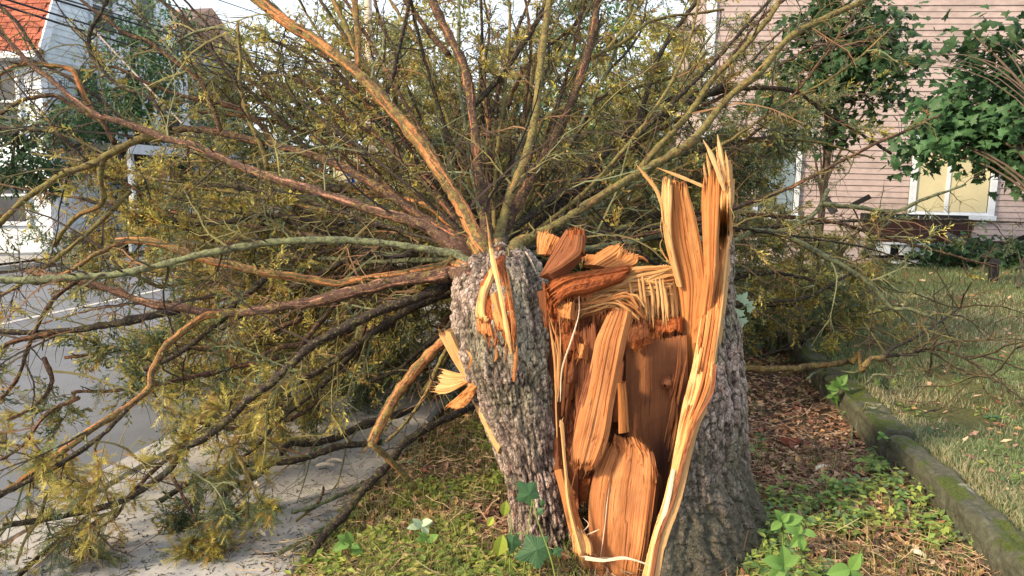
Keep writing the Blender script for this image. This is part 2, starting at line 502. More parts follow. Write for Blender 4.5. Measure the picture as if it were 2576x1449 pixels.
def build_street():
    # asphalt road
    m, nt, b = new_mat('asphalt')
    p = pos(nt)
    c = ramp(nt, noise(nt, p, 120, 5, 0.7), [(0.3, (0.11, 0.12, 0.14)), (0.7, (0.22, 0.235, 0.265))])
    c = mix(nt, mixfac(nt, noise(nt, p, 0.7, 4), 0.45, 0.6, 0.5), c, (0.10, 0.11, 0.13))
    base(nt, b, c); bump(nt, b, noise(nt, p, 220, 3), 0.4, 0.01); b.inputs['Roughness'].default_value = 0.75
    al = np.concatenate([[-40], np.linspace(0, 40, 41), [80, 200]]); pl = np.linspace(-12.9, -2.95, 18)
    pp, aa = np.meshgrid(pl, al)
    z = -0.24 + 0.07 * (1 - ((pp + 7.8) / 5.1) ** 2) + 0 * aa
    o = place('road', mesh_np('road', PA(pp, aa, z), grid_quads(len(al), len(pl)), smooth=True), m); o['kind'] = 'structure'
    paint = plain('road_paint', (0.46, 0.46, 0.45), 0.45, 7)
    for k, (p0, p1) in enumerate(((-7.76, -7.66),)):
        aa = np.linspace(2, 60, 40); v = []
        for q in (p0, p1):
            v.append(PA(q, aa, -0.166 + 0 * aa))
        v = np.stack(v, 1)
        o = place('road_line', mesh_np('road_line', v.reshape(-1, 3), grid_quads(40, 2)), paint); o['kind'] = 'structure'
    # concrete pavement of separate slabs
    m, nt, b = new_mat('concrete')
    p = pos(nt)
    c = ramp(nt, noise(nt, p, 45, 6, 0.75), [(0.25, (0.27, 0.265, 0.26)), (0.5, (0.40, 0.39, 0.38)), (0.75, (0.50, 0.485, 0.46))])
    c = mix(nt, mixfac(nt, noise(nt, p, 2.2, 5, 0.6), 0.45, 0.7, 0.5), c, (0.24, 0.235, 0.225))
    pit = nt.nodes.new('ShaderNodeTexVoronoi'); pit.inputs['Scale'].default_value = 55; nt.links.new(p, pit.inputs['Vector'])
    c = mix(nt, mixfac(nt, pit.outputs['Distance'], 0.08, 0.16, 0.65, invert=True), c, (0.10, 0.095, 0.09))
    base(nt, b, c); bump(nt, b, noise(nt, p, 130, 5, 0.7), 0.55, 0.006)
    M = m
    root = bpy.data.objects.new('sidewalk', None); COL.objects.link(root); root['kind'] = 'structure'
    a = 0.35; k = 0
    while a < 16:
        L = 1.52
        g = 0.008
        mb = MB()
        zt = -0.105 + 0.006 * math.sin(k * 2.3); ti = 0.004 * math.cos(k * 1.7)
        n = 10
        aa = np.linspace(a + g, a + L - g, n); prof_p = np.array([-2.795, -2.79, -2.775, -1.395, -1.375, -1.37]); prof_z = np.array([-0.25, -0.02, 0.0, 0.0, -0.02, -0.25])
        pp, A2 = np.meshgrid(prof_p, aa); zz = zt + np.broadcast_to(prof_z, pp.shape) + ti * (A2 - a)
        zz = zz - np.where((A2 < a + 0.02) | (A2 > a + L - 0.02), 0.008, 0)
        v = PA(pp, A2, zz); q = grid_quads(n, 6)
        mb.add(v, q)
        e = np.arange(6); mb.q.append(np.array([[0, 1, 4, 5], [1, 2, 3, 4]])); f = (n - 1) * 6
        mb.q.append(np.array([[f + 5, f + 4, f + 1, f], [f + 4, f + 3, f + 2, f + 1]]))
        mb.build('paving_slab', M, root)
        a += L; k += 1
    # kerbstones along both road edges
    kroot = bpy.data.objects.new('kerb', None); COL.objects.link(kroot); kroot['kind'] = 'structure'
    for k in range(8):
        a0 = 0.2 + k * 2.0
        c8 = np.concatenate([PA([-2.96, -2.805, -2.805, -2.96], [a0, a0, a0 + 1.985, a0 + 1.985], z) for z in (-0.45, -0.098)])
        MB().hexa(c8).build('kerbstone', M, kroot)
    for k in range(14):
        a0 = 8 + k * 2.0
        c8 = np.concatenate([PA([-13.08, -12.9, -12.9, -13.08], [a0, a0, a0 + 1.985, a0 + 1.985], z) for z in (-0.45, -0.10)])
        MB().hexa(c8).build('kerbstone', M, kroot)
    # far pavement as one strip
    aa = np.linspace(5, 60, 30); pp, A2 = np.meshgrid([-14.9, -13.09], aa)
    o = place('far_pavement', mesh_np('far_pavement', PA(pp, A2, -0.055 + 0 * pp), grid_quads(30, 2)), M); o['kind'] = 'structure'

build_ground()
build_street()

# ------------------------------------------------------------------ wood pieces
def as3(pts, Y):
    return np.array([(q[0], q[1], q[2] if len(q) > 2 else Y) for q in pts], float)

def sheet(name, L, R, mat, parent, Y=3.0, cols=28, rows=60, bulge=0.0, thick=0.03, grain=0.004, jt=0.0, jb=0.0, seed=0, warp=0.0, rough=0.0, fray=26):
    """a split piece of wood between two edge lines (from one end to the other), with thickness, fibres and torn ends"""
    r = np.random.default_rng(100 + seed); cols = int(cols * 1.25); rows = int(rows * 0.75)
    L = as3(L, Y); R = as3(R, Y)
    u = np.linspace(0, 1, cols)
    def teeth(j):
        if not j: return np.zeros(cols)
        t = r.random(cols) ** 2 * j
        b = np.interp(u, np.linspace(0, 1, 6), r.random(6)) * j
        return 0.6 * t + 0.6 * b
    e1 = 1 - teeth(jt); e0 = teeth(jb)
    t = np.linspace(0, 1, rows)
    tt = e0[None, :] + (e1 - e0)[None, :] * t[:, None]          # rows x cols
    dense = 200
    Ld = catmull(L, dense); Rd = catmull(R, dense)
    Lw = P(Ld[:, 0], Ld[:, 1], Ld[:, 2]); Rw = P(Rd[:, 0], Rd[:, 1], Rd[:, 2])
    k = np.clip(tt * (dense - 1), 0, dense - 1.001); k0 = k.astype(int); kf = (k - k0)[..., None]
    Lp = Lw[k0] * (1 - kf) + Lw[k0 + 1] * kf; Rp = Rw[k0] * (1 - kf) + Rw[k0 + 1] * kf
    S = Lp + (Rp - Lp) * u[None, :, None]
    W = Rp - Lp; Tn = np.gradient(S, axis=0)
    Nn = nrm(np.cross(W, Tn)); camv = np.array([0, 0, CAM_Z]) - S
    Nn = np.where(((Nn * camv).sum(-1) < 0)[..., None], -Nn, Nn)
    wid = float(np.linalg.norm(W, axis=-1).mean()); ln = float(np.linalg.norm(np.diff(Lw, axis=0), axis=1).sum())
    uu = u[None, :] * wid + 0 * tt; vv = tt * ln
    fib = fbm(uu * 190 + seed * 3, vv * 1.1, 3, seed) - 0.45
    step = fbm(uu * 26 + seed * 3, vv * 0.5, 3, seed + 3) - 0.4
    lump = 0.6 * (fbm(uu * 22, vv * 16, 4, seed + 5) - 0.47) + 0.7 * (fbm(uu * 75, vv * 60, 3, seed + 15) - 0.45)
    kn = np.sort(np.concatenate([[0, 1], r.random(5) * 0.9 + 0.05])); kh = 0.55 + 0.55 * r.random(7); kh[0] *= 0.6; kh[-1] *= 0.6
    facet = np.interp(u[None, :] + 0.04 * (fbm(vv * 2 + seed, uu * 0 + 1, 2, seed + 8) - 0.5), kn, kh)
    stq = np.floor(step * 7) / 7
    h = bulge * facet + grain * (1.1 * fib * np.clip(3 * fbm(uu * 12, vv * 2.5, 2, seed + 12) - 0.7, 0.15, 1.3) + 0.4 * step + 3.4 * stq) + warp * (fbm(uu * 5, vv * 4, 3, seed + 6) - 0.47) + rough * lump
    S = S + Nn * h[..., None]
    th = thick * (0.7 + 0.3 * np.sin(math.pi * u))
    B = S - Nn * (th[None, :, None] * (1 + 0.3 * fib[..., None]))
    g = np.stack([uu, vv, np.full_like(uu, seed * 0.37)], -1); gb = g + np.array([0.5, 0.3, 0])
    n = rows * cols
    q = [grid_quads(rows, cols), grid_quads(rows, cols)[:, ::-1] + n]
    idx = np.arange(n).reshape(rows, cols)
    loop = np.concatenate([idx[0, :], idx[1:, -1], idx[-1, -2::-1], idx[-2:0:-1, 0]])
    nx = np.roll(loop, -1)
    q.append(np.stack([loop, loop + n, nx + n, nx], -1))
    Vs = [S.reshape(-1, 3), B.reshape(-1, 3)]; Gs = [g.reshape(-1, 3), gb.reshape(-1, 3)]; tr = []
    # frayed fibres standing off the torn ends and lifting from the face
    k = 2 * n
    for end, on in ((-1, jt), (0, jb)):
        for _ in range(int(fray * min(1.0, 0.4 + 3 * on)) if on else 0):
            j = r.integers(0, cols - 1); dr = nrm(S[end, j] - S[end - 1 if end == -1 else 1, j]); wv = nrm(S[end, j + 1] - S[end, j]); nn = Nn[end, j]
            b0 = S[end, j] - nn * thick * r.random() * 0.7 - dr * 0.006; ln_ = 0.006 + 0.045 * r.random() ** 2.5; w2 = 0.0012 + 0.003 * r.random()
            tip = b0 + dr * ln_ + nn * r.normal(0, 0.25) * ln_ + wv * r.normal(0, 0.18) * ln_
            Vs.append(np.array([b0 - wv * w2, b0 + wv * w2, b0 + nn * w2 * 1.2, tip])); Gs.append(np.array([[uu[end, j], vv[end, j], 0.2]] * 3 + [[uu[end, j], vv[end, j] + ln_, 0.2]])); tr += [[k, k + 1, k + 3], [k + 1, k + 2, k + 3], [k + 2, k, k + 3]]; k += 4
    for _ in range(fray // 2):
        i = r.integers(2, rows - 8); j = r.integers(1, cols - 2); dr = nrm(S[i + 2, j] - S[i, j]) * r.choice([-1, 1]); wv = nrm(S[i, j + 1] - S[i, j]); nn = Nn[i, j]; ln_ = 0.015 + 0.06 * r.random() ** 2; w2 = 0.0008 + 0.002 * r.random()
        b0 = S[i, j] - nn * 0.002; tip = b0 + dr * ln_ + nn * ln_ * (0.06 + 0.2 * r.random()) + wv * r.normal(0, 0.08) * ln_
        Vs.append(np.array([b0 - wv * w2, b0 + wv * w2, b0 + nn * w2 * 1.5, tip])); Gs.append(np.array([[uu[i, j] + 0.03, vv[i, j], 0.4]] * 3 + [[uu[i, j] + 0.03, vv[i, j] + ln_, 0.4]])); tr += [[k, k + 1, k + 3], [k + 1, k + 2, k + 3], [k + 2, k, k + 3]]; k += 4
    me = mesh_np(name, np.concatenate(Vs), np.concatenate(q), np.array(tr) if tr else None, guv=np.concatenate(Gs))
    return place(name, me, mat, parent)

def sliver(name, pts, w, mat, parent, Y=3.0, seed=0, flat=0.45, n=16, tail=0.15, wig=0.0):
    """one long splinter tapering to a point; w is its half width in working pixels"""
    r = np.random.default_rng(500 + seed)
    q = catmull(as3(pts, Y), n)
    if wig: q[:, :2] += np.cumsum(r.normal(0, wig, (n, 2)), 0)
    wp = P(q[:, 0], q[:, 1], q[:, 2])
    t = np.linspace(0, 1, n)
    rad = w * q[:, 2] / F * (tail + (1 - tail) * np.minimum(1, 3.0 * (1 - t))) * (0.85 + 0.3 * r.random(n)) * np.minimum(1, 0.5 + 4 * t)
    v, qd = tubes(wp[None], rad[None], 5, flat)
    caps = [[0, 1, 2], [0, 2, 3], [0, 3, 4]]
    L = np.linalg.norm(np.diff(wp, axis=0), axis=1).sum()
    g = np.stack([np.tile(np.arange(5) * 0.004, n) + seed * 0.013, np.repeat(t * L, 5), np.full(5 * n, 0.1 * seed)], -1)
    return place(name, mesh_np(name, v, qd, caps, guv=g), mat, parent)

def pl(tab, y):
    a = np.array(tab, float); o = np.argsort(a[:, 1]); return np.interp(y, a[o, 1], a[o, 0])

# ------------------------------------------------------------------ the stump
STUMP = thing('splintered_stump', 'torn spruce stump with tall orange splinters and grey bark on its right side', 'tree stump', tuple(PG(1700, 1449, 0.0)))
BOUND = [(1838, 560), (1836, 583), (1826, 660), (1820, 739), (1806, 845), (1788, 951), (1784, 990), (1745, 1061), (1717, 1149), (1700, 1220), (1682, 1273), (1653, 1351), (1636, 1447), (1615, 1560)]
RSIL = [(1838, 560), (1839, 608), (1845, 739), (1864, 845), (1868, 951), (1872, 1043), (1880, 1185), (1903, 1255), (1930, 1309), (1949, 1362), (1975, 1404), (2000, 1449), (2050, 1560)]
RAD = [(230, 560), (250, 800), (265, 950), (290, 1185), (330, 1300), (410, 1449), (480, 1560)]
YC = 3.22

def stump_front(y):
    xl = pl(BOUND, y); xr = pl(RSIL, y); r = pl(RAD, y)
    c = np.clip((xl - (xr - r)) / r, -1, 1)
    return YC - r * YC / F * np.sqrt(1 - c * c)

def build_stump_bark():
    rows, cols = 350, 215
    y = np.linspace(1560, 566, rows)
    xl = pl(BOUND, y); xr = pl(RSIL, y); r = pl(RAD, y)
    # smooth
    ker = np.ones(15) / 15
    sm = lambda a: np.convolve(np.pad(a, 7, 'edge'), ker, 'valid')
    xl = sm(xl) + 4 * (fbm(y * 0.03, y * 0 + 3, 3) - 0.5) * 2; xr = sm(xr); r = sm(r)
    xc = xr - r
    ph0 = np.arccos(np.clip((xl - xc) / r, -1, 1))
    s = np.linspace(0, 1, cols)
    phe = np.interp(y, [560, 700, 1000, 1200], [-0.15, -0.5, -1.2, -1.9])
    ph = ph0[:, None] + (phe[:, None] - ph0[:, None]) * s[None, :]
    rm = r * YC / F
    X = xc[:, None] + r[:, None] * np.cos(ph); Yd = YC - rm[:, None] * np.sin(ph)
    S = P(X, np.broadcast_to(y[:, None], X.shape), Yd)
    uu = (ph + 2) * 0.45; vv = np.broadcast_to(((1560 - y) * YC / F)[:, None], uu.shape)
    h, col = bark_field(uu, vv, 0.026, 0.062, 3)
    Nn = np.stack([np.cos(ph), -np.sin(ph), 0 * ph], -1)
    fade = np.clip(s * 14, 0.25, 1)[None, :] * np.clip((y - 566) / 30, 0.1, 1)[:, None]
    S = S + Nn * (h * 0.013 * fade)[..., None]
    me = mesh_np('bark', S.reshape(-1, 3), grid_quads(rows, cols), col=col.reshape(-1, 3), smooth=True)
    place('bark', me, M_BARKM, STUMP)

build_stump_bark()
W = STUMP
# split face along the bark edge, from the ground to the right spire
LEFTE = [(1776, 620), (1776, 689), (1774, 703), (1760, 809), (1742, 916), (1724, 990), (1710, 1061), (1696, 1149), (1675, 1255), (1646, 1351), (1622, 1447), (1600, 1545)]
yy = [1545, 1447, 1351, 1255, 1149, 1061, 990, 916, 809, 703, 620, 575]
LE2 = [(pl(LEFTE, y), y, float(stump_front(y)) + 0.05) for y in yy] + [(1786, 530, 3.0), (1794, 460, 3.0), (1800, 400, 3.0)]
RE2 = [(pl(BOUND, y) + 2, y, float(stump_front(y)) - 0.004) for y in yy] + [(1838, 530, 2.95), (1838, 460, 2.95), (1834, 390, 2.95)]
sheet('split_face', LE2, RE2, M_PALE, W, cols=34, rows=190, bulge=0.010, thick=0.055, grain=0.008, seed=1, warp=0.004, jt=0.12, fray=60)
# light inner bark line beside the bark
sheet('inner_bark', [(pl(BOUND, y) - 1, y, float(stump_front(y)) - 0.008) for y in yy[:8]], [(pl(BOUND, y) + 9, y, float(stump_front(y)) - 0.012) for y in yy[:8]], M_BROWN, W, cols=6, rows=80, thick=0.008, grain=0.004, seed=2, rough=0.01)
sheet('bast_strip', [(1560, 1545, 2.60), (1622, 1447, 2.60), (1646, 1351, 2.64), (1672, 1270, 2.70), (1690, 1180, 2.76)], [(1574, 1545, 2.58), (1631, 1447, 2.58), (1652, 1351, 2.62), (1676, 1270, 2.68), (1692, 1180, 2.75)], M_CREAM, W, cols=8, rows=60, thick=0.012, grain=0.003, seed=3)
# right spire
sheet('right_spire', [(1745, 860, 3.06), (1762, 760, 3.03), (1772, 690, 3.01), (1768, 600, 3.0), (1765, 520, 3.0), (1767, 470, 3.0), (1776, 400, 3.0)], [(1780, 860, 3.03), (1792, 760, 3.01), (1800, 690, 2.985), (1804, 600, 2.975), (1808, 520, 2.97), (1810, 470, 2.97), (1812, 390, 2.98)], M_SAP, W, cols=34, rows=130, bulge=0.014, thick=0.06, grain=0.008, jt=0.24, seed=4, warp=0.008, fray=50)
# left tall plank
sheet('left_plank', [(1728, 1010, 3.16), (1721, 951, 3.14), (1717, 845, 3.12), (1714, 774, 3.10), (1700, 696, 3.08), (1671, 597, 3.05), (1668, 491, 3.03), (1676, 440, 3.02)], [(1745, 1010, 3.10), (1755, 900, 3.08), (1765, 780, 3.06), (1774, 700, 3.05), (1760, 600, 3.03), (1745, 530, 3.02), (1733, 491, 3.02), (1727, 446, 3.02)], M_SAP, W, cols=44, rows=130, bulge=0.02, thick=0.06, grain=0.007, jt=0.08, seed=6, warp=0.01, fray=60)
sheet('plank_pale_edge', [(1702, 720, 3.06), (1671, 597, 3.02), (1667, 491, 3.0), (1672, 433, 3.0)], [(1716, 720, 3.05), (1690, 600, 3.005), (1690, 491, 2.985), (1692, 450, 2.985)], M_PALE, W, cols=16, rows=80, bulge=0.006, thick=0.02, grain=0.005, jt=0.15, seed=7)
for k, (p_, w_, Y_) in enumerate([
    ([(1665, 520), (1650, 478), (1622, 442), (1599, 413)], 7, 3.0), ([(1668, 560), (1660, 500), (1640, 455), (1637, 445)], 4, 3.0),
    ([(1777, 473), (1735, 455), (1690, 437), (1652, 422)], 6, 2.99), ([(1676, 480), (1674, 455), (1668, 445)], 4, 3.0), ([(1664, 520), (1666, 470), (1667, 448)], 3, 3.0),
    ([(1822, 480), (1804, 430), (1786, 385), (1768, 352)], 9, 2.93), ([(1828, 460), (1818, 420), (1810, 375), (1804, 338)], 9, 2.95), ([(1812, 450), (1806, 400), (1800, 368)], 5, 2.97),
    ([(1834, 470), (1830, 420), (1823, 378)], 6, 2.94), ([(1790, 470), (1783, 420), (1776, 386)], 7, 2.98), ([(1780, 470), (1772, 430), (1770, 408)], 5, 2.99), ([(1836, 520), (1846, 545), (1840, 560)], 1.2, 2.92),
    ([(1690, 668), (1672, 645), (1661, 622)], 3, 3.1), ([(1666, 600), (1660, 616), (1664, 640)], 1.5, 3.0), ([(1668, 530), (1661, 570), (1668, 600)], 1.5, 3.0)]):
    sliver('splinter', p_, w_ * 0.72, M_PALE, W, Y_, seed=k)
# back wall of the cavity
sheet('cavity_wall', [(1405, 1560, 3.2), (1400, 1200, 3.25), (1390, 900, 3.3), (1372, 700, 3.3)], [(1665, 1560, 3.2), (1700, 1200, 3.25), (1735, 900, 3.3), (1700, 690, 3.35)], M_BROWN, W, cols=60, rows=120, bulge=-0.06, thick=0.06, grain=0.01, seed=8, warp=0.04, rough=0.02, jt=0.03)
sheet('splintered_wall', [(1640, 822, 3.17), (1600, 770, 3.2), (1570, 715, 3.22), (1580, 668, 3.22)], [(1718, 800, 3.13), (1714, 770, 3.15), (1704, 715, 3.17), (1692, 664, 3.18)], M_PALE, W, cols=40, rows=70, bulge=0.01, thick=0.03, grain=0.009, jb=0.3, jt=0.06, seed=9)
sheet('torn_block', [(1636, 838, 3.12), (1630, 800, 3.12)], [(1716, 838, 3.08), (1716, 790, 3.08)], M_RUST, W, cols=40, rows=40, bulge=0.03, thick=0.05, grain=0.007, jt=0.2, jb=0.3, seed=10, rough=0.03)
sheet('wood_flake', [(1578, 862, 3.08), (1580, 815, 3.08)], [(1630, 866, 3.06), (1626, 806, 3.07)], M_BROWN, W, cols=24, rows=30, bulge=0.012, thick=0.02, grain=0.003, jt=0.3, jb=0.15, seed=11, rough=0.012)
sheet('wood_flake', [(1590, 878, 3.06), (1588, 858, 3.05)], [(1642, 868, 3.04), (1640, 842, 3.04)], M_RUST, W, cols=20, rows=18, bulge=0.012, thick=0.02, grain=0.004, jt=0.3, jb=0.3, seed=12, rough=0.02)
sheet('knot_panel', [(1640, 1330, 3.0), (1600, 1180, 3.05), (1578, 1080, 3.08), (1574, 970, 3.10), (1574, 866, 3.12)], [(1690, 1290, 2.98), (1700, 1150, 3.02), (1714, 1060, 3.04), (1728, 960, 3.06), (1726, 832, 3.08)], M_KNOT, W, cols=60, rows=110, bulge=0.03, thick=0.05, grain=0.003, jt=0.03, seed=0, warp=0.015)
# knot boss
v_, q_ = tubes(P([1678, 1675, 1672], [962, 966, 970], [3.03, 2.99, 2.97])[None], np.array([[0.030, 0.022, 0.006]]), 12)
place('knot', mesh_np('knot', v_, q_, guv=np.random.default_rng(3).random((36, 3)) * 0.1), M_BROWN, W)
# heartwood column standing in the middle
sheet('heartwood_block', [(1492, 1560, 2.73), (1486, 1447, 2.75), (1482, 1362, 2.77), (1480, 1273, 2.80), (1488, 1215, 2.83), (1508, 1160, 2.86), (1540, 1095, 2.89)], [(1605, 1560, 2.70), (1614, 1447, 2.72), (1630, 1362, 2.74), (1645, 1255, 2.78), (1650, 1200, 2.80), (1648, 1160, 2.82), (1632, 1120, 2.86)], M_TAN, W, cols=70, rows=130, bulge=0.035, thick=0.14, grain=0.007, jt=0.10, seed=13, warp=0.05, fray=60)
sheet('heartwood_crust', [(1545, 1135, 2.825), (1543, 1110, 2.84), (1546, 1084, 2.865)], [(1652, 1250, 2.77), (1652, 1180, 2.79), (1612, 1100, 2.845)], M_CRUST, W, cols=44, rows=50, bulge=0.008, thick=0.07, grain=0.008, jt=0.25, jb=0.45, seed=14, rough=0.05)
sheet('heartwood_side', [(1638, 1440, 2.76), (1648, 1330, 2.78), (1650, 1180, 2.82)], [(1652, 1400, 2.86), (1668, 1320, 2.88), (1664, 1190, 2.90)], M_BROWN, W, cols=14, rows=60, thick=0.05, grain=0.006, jt=0.1, seed=15)
# leaning slabs
sheet('leaning_slab', [(1440, 1180, 2.80), (1440, 1120, 2.82), (1455, 1043, 2.84), (1469, 1000, 2.86), (1490, 898, 2.89), (1501, 852, 2.91), (1537, 775, 2.94)], [(1490, 1188, 2.78), (1514, 1149, 2.79), (1531, 1096, 2.81), (1545, 1008, 2.84), (1572, 873, 2.88), (1588, 800, 2.91), (1586, 782, 2.93)], M_TAN, W, cols=44, rows=120, bulge=0.035, thick=0.07, grain=0.006, jt=0.06, jb=0.10, seed=16, warp=0.015, fray=60)
sheet('leaning_slab_crust', [(1442, 1186, 2.79), (1446, 1130, 2.80), (1462, 1085, 2.815)], [(1490, 1192, 2.77), (1512, 1150, 2.775), (1526, 1085, 2.795)], M_CRUST, W, cols=30, rows=50, bulge=0.012, thick=0.04, grain=0.004, jt=0.35, jb=0.2, seed=17, rough=0.03)
sheet('stained_strip', [(1436, 1160, 2.80), (1446, 1060, 2.83), (1470, 960, 2.86), (1496, 880, 2.885)], [(1450, 1150, 2.785), (1462, 1060, 2.815), (1486, 960, 2.85), (1502, 880, 2.88)], M_BROWN, W, cols=12, rows=70, bulge=0.008, thick=0.03, grain=0.004, jt=0.2, seed=18)
sheet('rear_slab', [(1452, 1090, 2.95), (1447, 1000, 2.97), (1444, 900, 2.99), (1447, 825, 3.0)], [(1480, 1060, 2.93), (1490, 980, 2.95), (1499, 870, 2.97), (1495, 802, 2.98)], M_BROWN, W, cols=30, rows=80, bulge=0.01, thick=0.04, grain=0.006, jt=0.1, seed=19)
sheet('wood_stick', [(1556, 1090, 2.99), (1555, 1000, 3.0), (1552, 955, 3.0)], [(1582, 1085, 2.98), (1576, 1000, 2.99), (1572, 958, 2.99)], M_SAP, W, cols=12, rows=50, bulge=0.006, thick=0.03, grain=0.005, jt=0.12, seed=20)
sheet('wood_stick', [(1542, 1060, 3.03), (1545, 990, 3.03), (1550, 900, 3.04)], [(1556, 1060, 3.02), (1560, 990, 3.02), (1570, 900, 3.03)], M_BROWN, W, cols=12, rows=50, bulge=0.006, thick=0.03, grain=0.005, jt=0.12, seed=21)
# slabs of the upper break
sheet('curled_slab', [(1366, 700, 3.02), (1385, 655, 3.02), (1408, 608, 3.02), (1430, 583, 3.03)], [(1392, 700, 2.98), (1430, 672, 2.98), (1462, 640, 2.99), (1471, 592, 3.0)], M_BROWN, W, cols=36, rows=50, bulge=0.04, thick=0.09, grain=0.007, jt=0.08, seed=22, warp=0.02)
sheet('curled_slab_end', [(1425, 590, 3.0), (1430, 580, 3.0)], [(1470, 640, 2.985), (1470, 576, 3.0)], M_RUST, W, cols=24, rows=24, bulge=0.02, thick=0.08, grain=0.004, jt=0.05, seed=23, rough=0.02)
sheet('curled_slab_pale', [(1352, 640, 3.06), (1350, 605, 3.07), (1354, 578, 3.08)], [(1384, 640, 3.05), (1402, 610, 3.06), (1410, 596, 3.08)], M_SAP, W, cols=24, rows=30, bulge=0.01, thick=0.05, grain=0.004, jt=0.1, seed=24)
sheet('torn_slab', [(1366, 722, 2.98), (1400, 700, 2.98), (1460, 683, 3.02), (1592, 667, 3.1)], [(1392, 780, 2.96), (1430, 745, 2.96), (1480, 735, 2.98), (1580, 700, 3.06)], M_RUST, W, cols=36, rows=80, bulge=0.03, thick=0.06, grain=0.006, jt=0.1, jb=0.15, seed=25, rough=0.02, warp=0.02)
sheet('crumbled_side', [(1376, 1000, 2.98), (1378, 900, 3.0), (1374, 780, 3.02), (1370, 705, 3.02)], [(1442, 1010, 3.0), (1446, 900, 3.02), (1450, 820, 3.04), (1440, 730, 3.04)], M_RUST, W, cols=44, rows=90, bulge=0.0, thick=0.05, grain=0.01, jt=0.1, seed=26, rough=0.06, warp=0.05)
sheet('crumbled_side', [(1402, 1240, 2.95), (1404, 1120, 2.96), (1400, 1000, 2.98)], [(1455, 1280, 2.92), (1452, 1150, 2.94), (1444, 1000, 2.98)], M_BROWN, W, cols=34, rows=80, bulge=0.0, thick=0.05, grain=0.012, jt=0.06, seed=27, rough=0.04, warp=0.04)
for k, (p0, p1, q0, q1) in enumerate([((1412, 830), (1424, 890), (1446, 835), (1448, 880)), ((1398, 760), (1410, 800), (1440, 756), (1436, 806)), ((1420, 905), (1414, 960), (1446, 900), (1440, 968)), ((1452, 1200), (1462, 1260), (1488, 1196), (1480, 1262)), ((1448, 860), (1450, 900), (1476, 866), (1470, 906))]):
    sheet('wood_chunk', [(*p1, 2.98), (*p0, 2.99)], [(*q1, 2.94), (*q0, 2.96)], (M_RUST, M_SAP, M_BROWN)[k % 3], W, cols=16, rows=22, bulge=0.02, thick=0.05, grain=0.005, jt=0.25, jb=0.2, seed=30 + k, rough=0.02)
# fans of torn fibres
r_ = np.random.default_rng(11)
for k in range(64):
    s = k / 64
    y0 = 668 + 75 * r_.random(); x0 = 1702 - 30 * r_.random() - (y0 - 668) * 0.1
    xe = 1450 + 130 * r_.random(); ye = 690 + 60 * r_.random() + (y0 - 668) * 0.35
    sliver('splinter', [(x0, y0), ((x0 + xe) / 2, (y0 + ye) / 2 - 8), (xe, ye)], 1.6 + 2.6 * r_.random(), (M_PALE, M_PALE, M_SAP)[k % 3], W, 3.08 + 0.07 * r_.random(), seed=50 + k, n=10, wig=0.8)
for k in range(46):
    xa = 1432 + 30 * r_.random(); ya = 806 - 40 * r_.random(); xb = 1560 + 60 * r_.random(); yb = 742 + 45 * r_.random()
    sliver('splinter', [(xb + 12, yb + 25), (xb - 15, yb - 14 * r_.random()), (1505 + 40 * r_.random(), 742 + 34 * r_.random()), (xa, ya)], 1.5 + 2.0 * r_.random(), (M_PALE, M_SAP, M_SAP)[k % 3], W, 3.02 + 0.08 * r_.random(), seed=150 + k, n=12, wig=0.6)
for k in range(34):
    xb = 1570 + 130 * r_.random(); sliver('splinter', [(xb, 690 + 30 * r_.random()), (xb + 6, 750), (xb + 14 * r_.random(), 785 + 50 * r_.random())], 2 + 2.6 * r_.random(), M_PALE, W, 3.07 + 0.06 * r_.random(), seed=230 + k, n=10, wig=0.5)
for k in range(40):
    a_ = r_.random(); xb = 1470 + 140 * a_; top = 612 + 40 * abs(a_ - 0.55) * 2
    sliver('splinter', [(1500 + 70 * a_, 676), (xb, 650 - 6 * r_.random()), (xb + 30 * (a_ - 0.3), top + 18 * r_.random())], 3 + 5 * r_.random(), (M_SAP, M_PALE, M_HEART)[k % 3], W, 3.16 + 0.08 * r_.random(), seed=280 + k, n=9, wig=0.8)
sheet('splintered_slab', [(1468, 668, 3.16), (1500, 640, 3.18), (1552, 608, 3.2)], [(1560, 680, 3.14), (1600, 664, 3.16), (1604, 628, 3.18)], M_SAP, W, cols=30, rows=40, bulge=0.02, thick=0.05, grain=0.01, jt=0.4, seed=60)
# thin loose strands hanging in the gap
for k, (p_, w_, m_) in enumerate([
    ([(1409, 1010), (1413, 930), (1438, 852), (1455, 792), (1456, 744)], 2.4, M_CREAM), ([(1402, 1010), (1408, 900), (1409, 845), (1404, 786)], 1.8, M_PALE), ([(1404, 1000), (1404, 873), (1392, 830), (1377, 785)], 3, M_SAP),
    ([(1401, 1100), (1398, 1000), (1402, 900), (1390, 850)], 2.6, M_PALE), ([(1398, 990), (1394, 900), (1380, 800)], 4, M_SAP), ([(1510, 1400), (1520, 1330), (1526, 1270), (1534, 1210)], 1.6, M_CREAM), ([(1464, 1350), (1488, 1340), (1510, 1330)], 1.6, M_CREAM), ([(1462, 1340), (1480, 1320), (1466, 1302)], 1.4, M_CREAM),
    ([(1478, 1408), (1520, 1402), (1580, 1408), (1632, 1420)], 1.2, M_CREAM), ([(1590, 1440), (1612, 1438), (1634, 1428)], 1.0, M_CREAM)]):
    sliver('loose_fibre', p_, w_, m_, W, 2.72 if p_[0][1] > 1250 else 2.90, seed=330 + k, n=18)
sheet('hanging_bast', [(1408, 1058, 2.80), (1418, 1170, 2.76), (1428, 1280, 2.72), (1460, 1408, 2.66)][::-1], [(1410, 1058, 2.79), (1423, 1170, 2.75), (1435, 1280, 2.71), (1468, 1402, 2.65)][::-1], M_PALE, W, cols=12, rows=90, bulge=0.004, thick=0.012, grain=0.009, jt=0.05, jb=0.05, seed=61, warp=0.02)
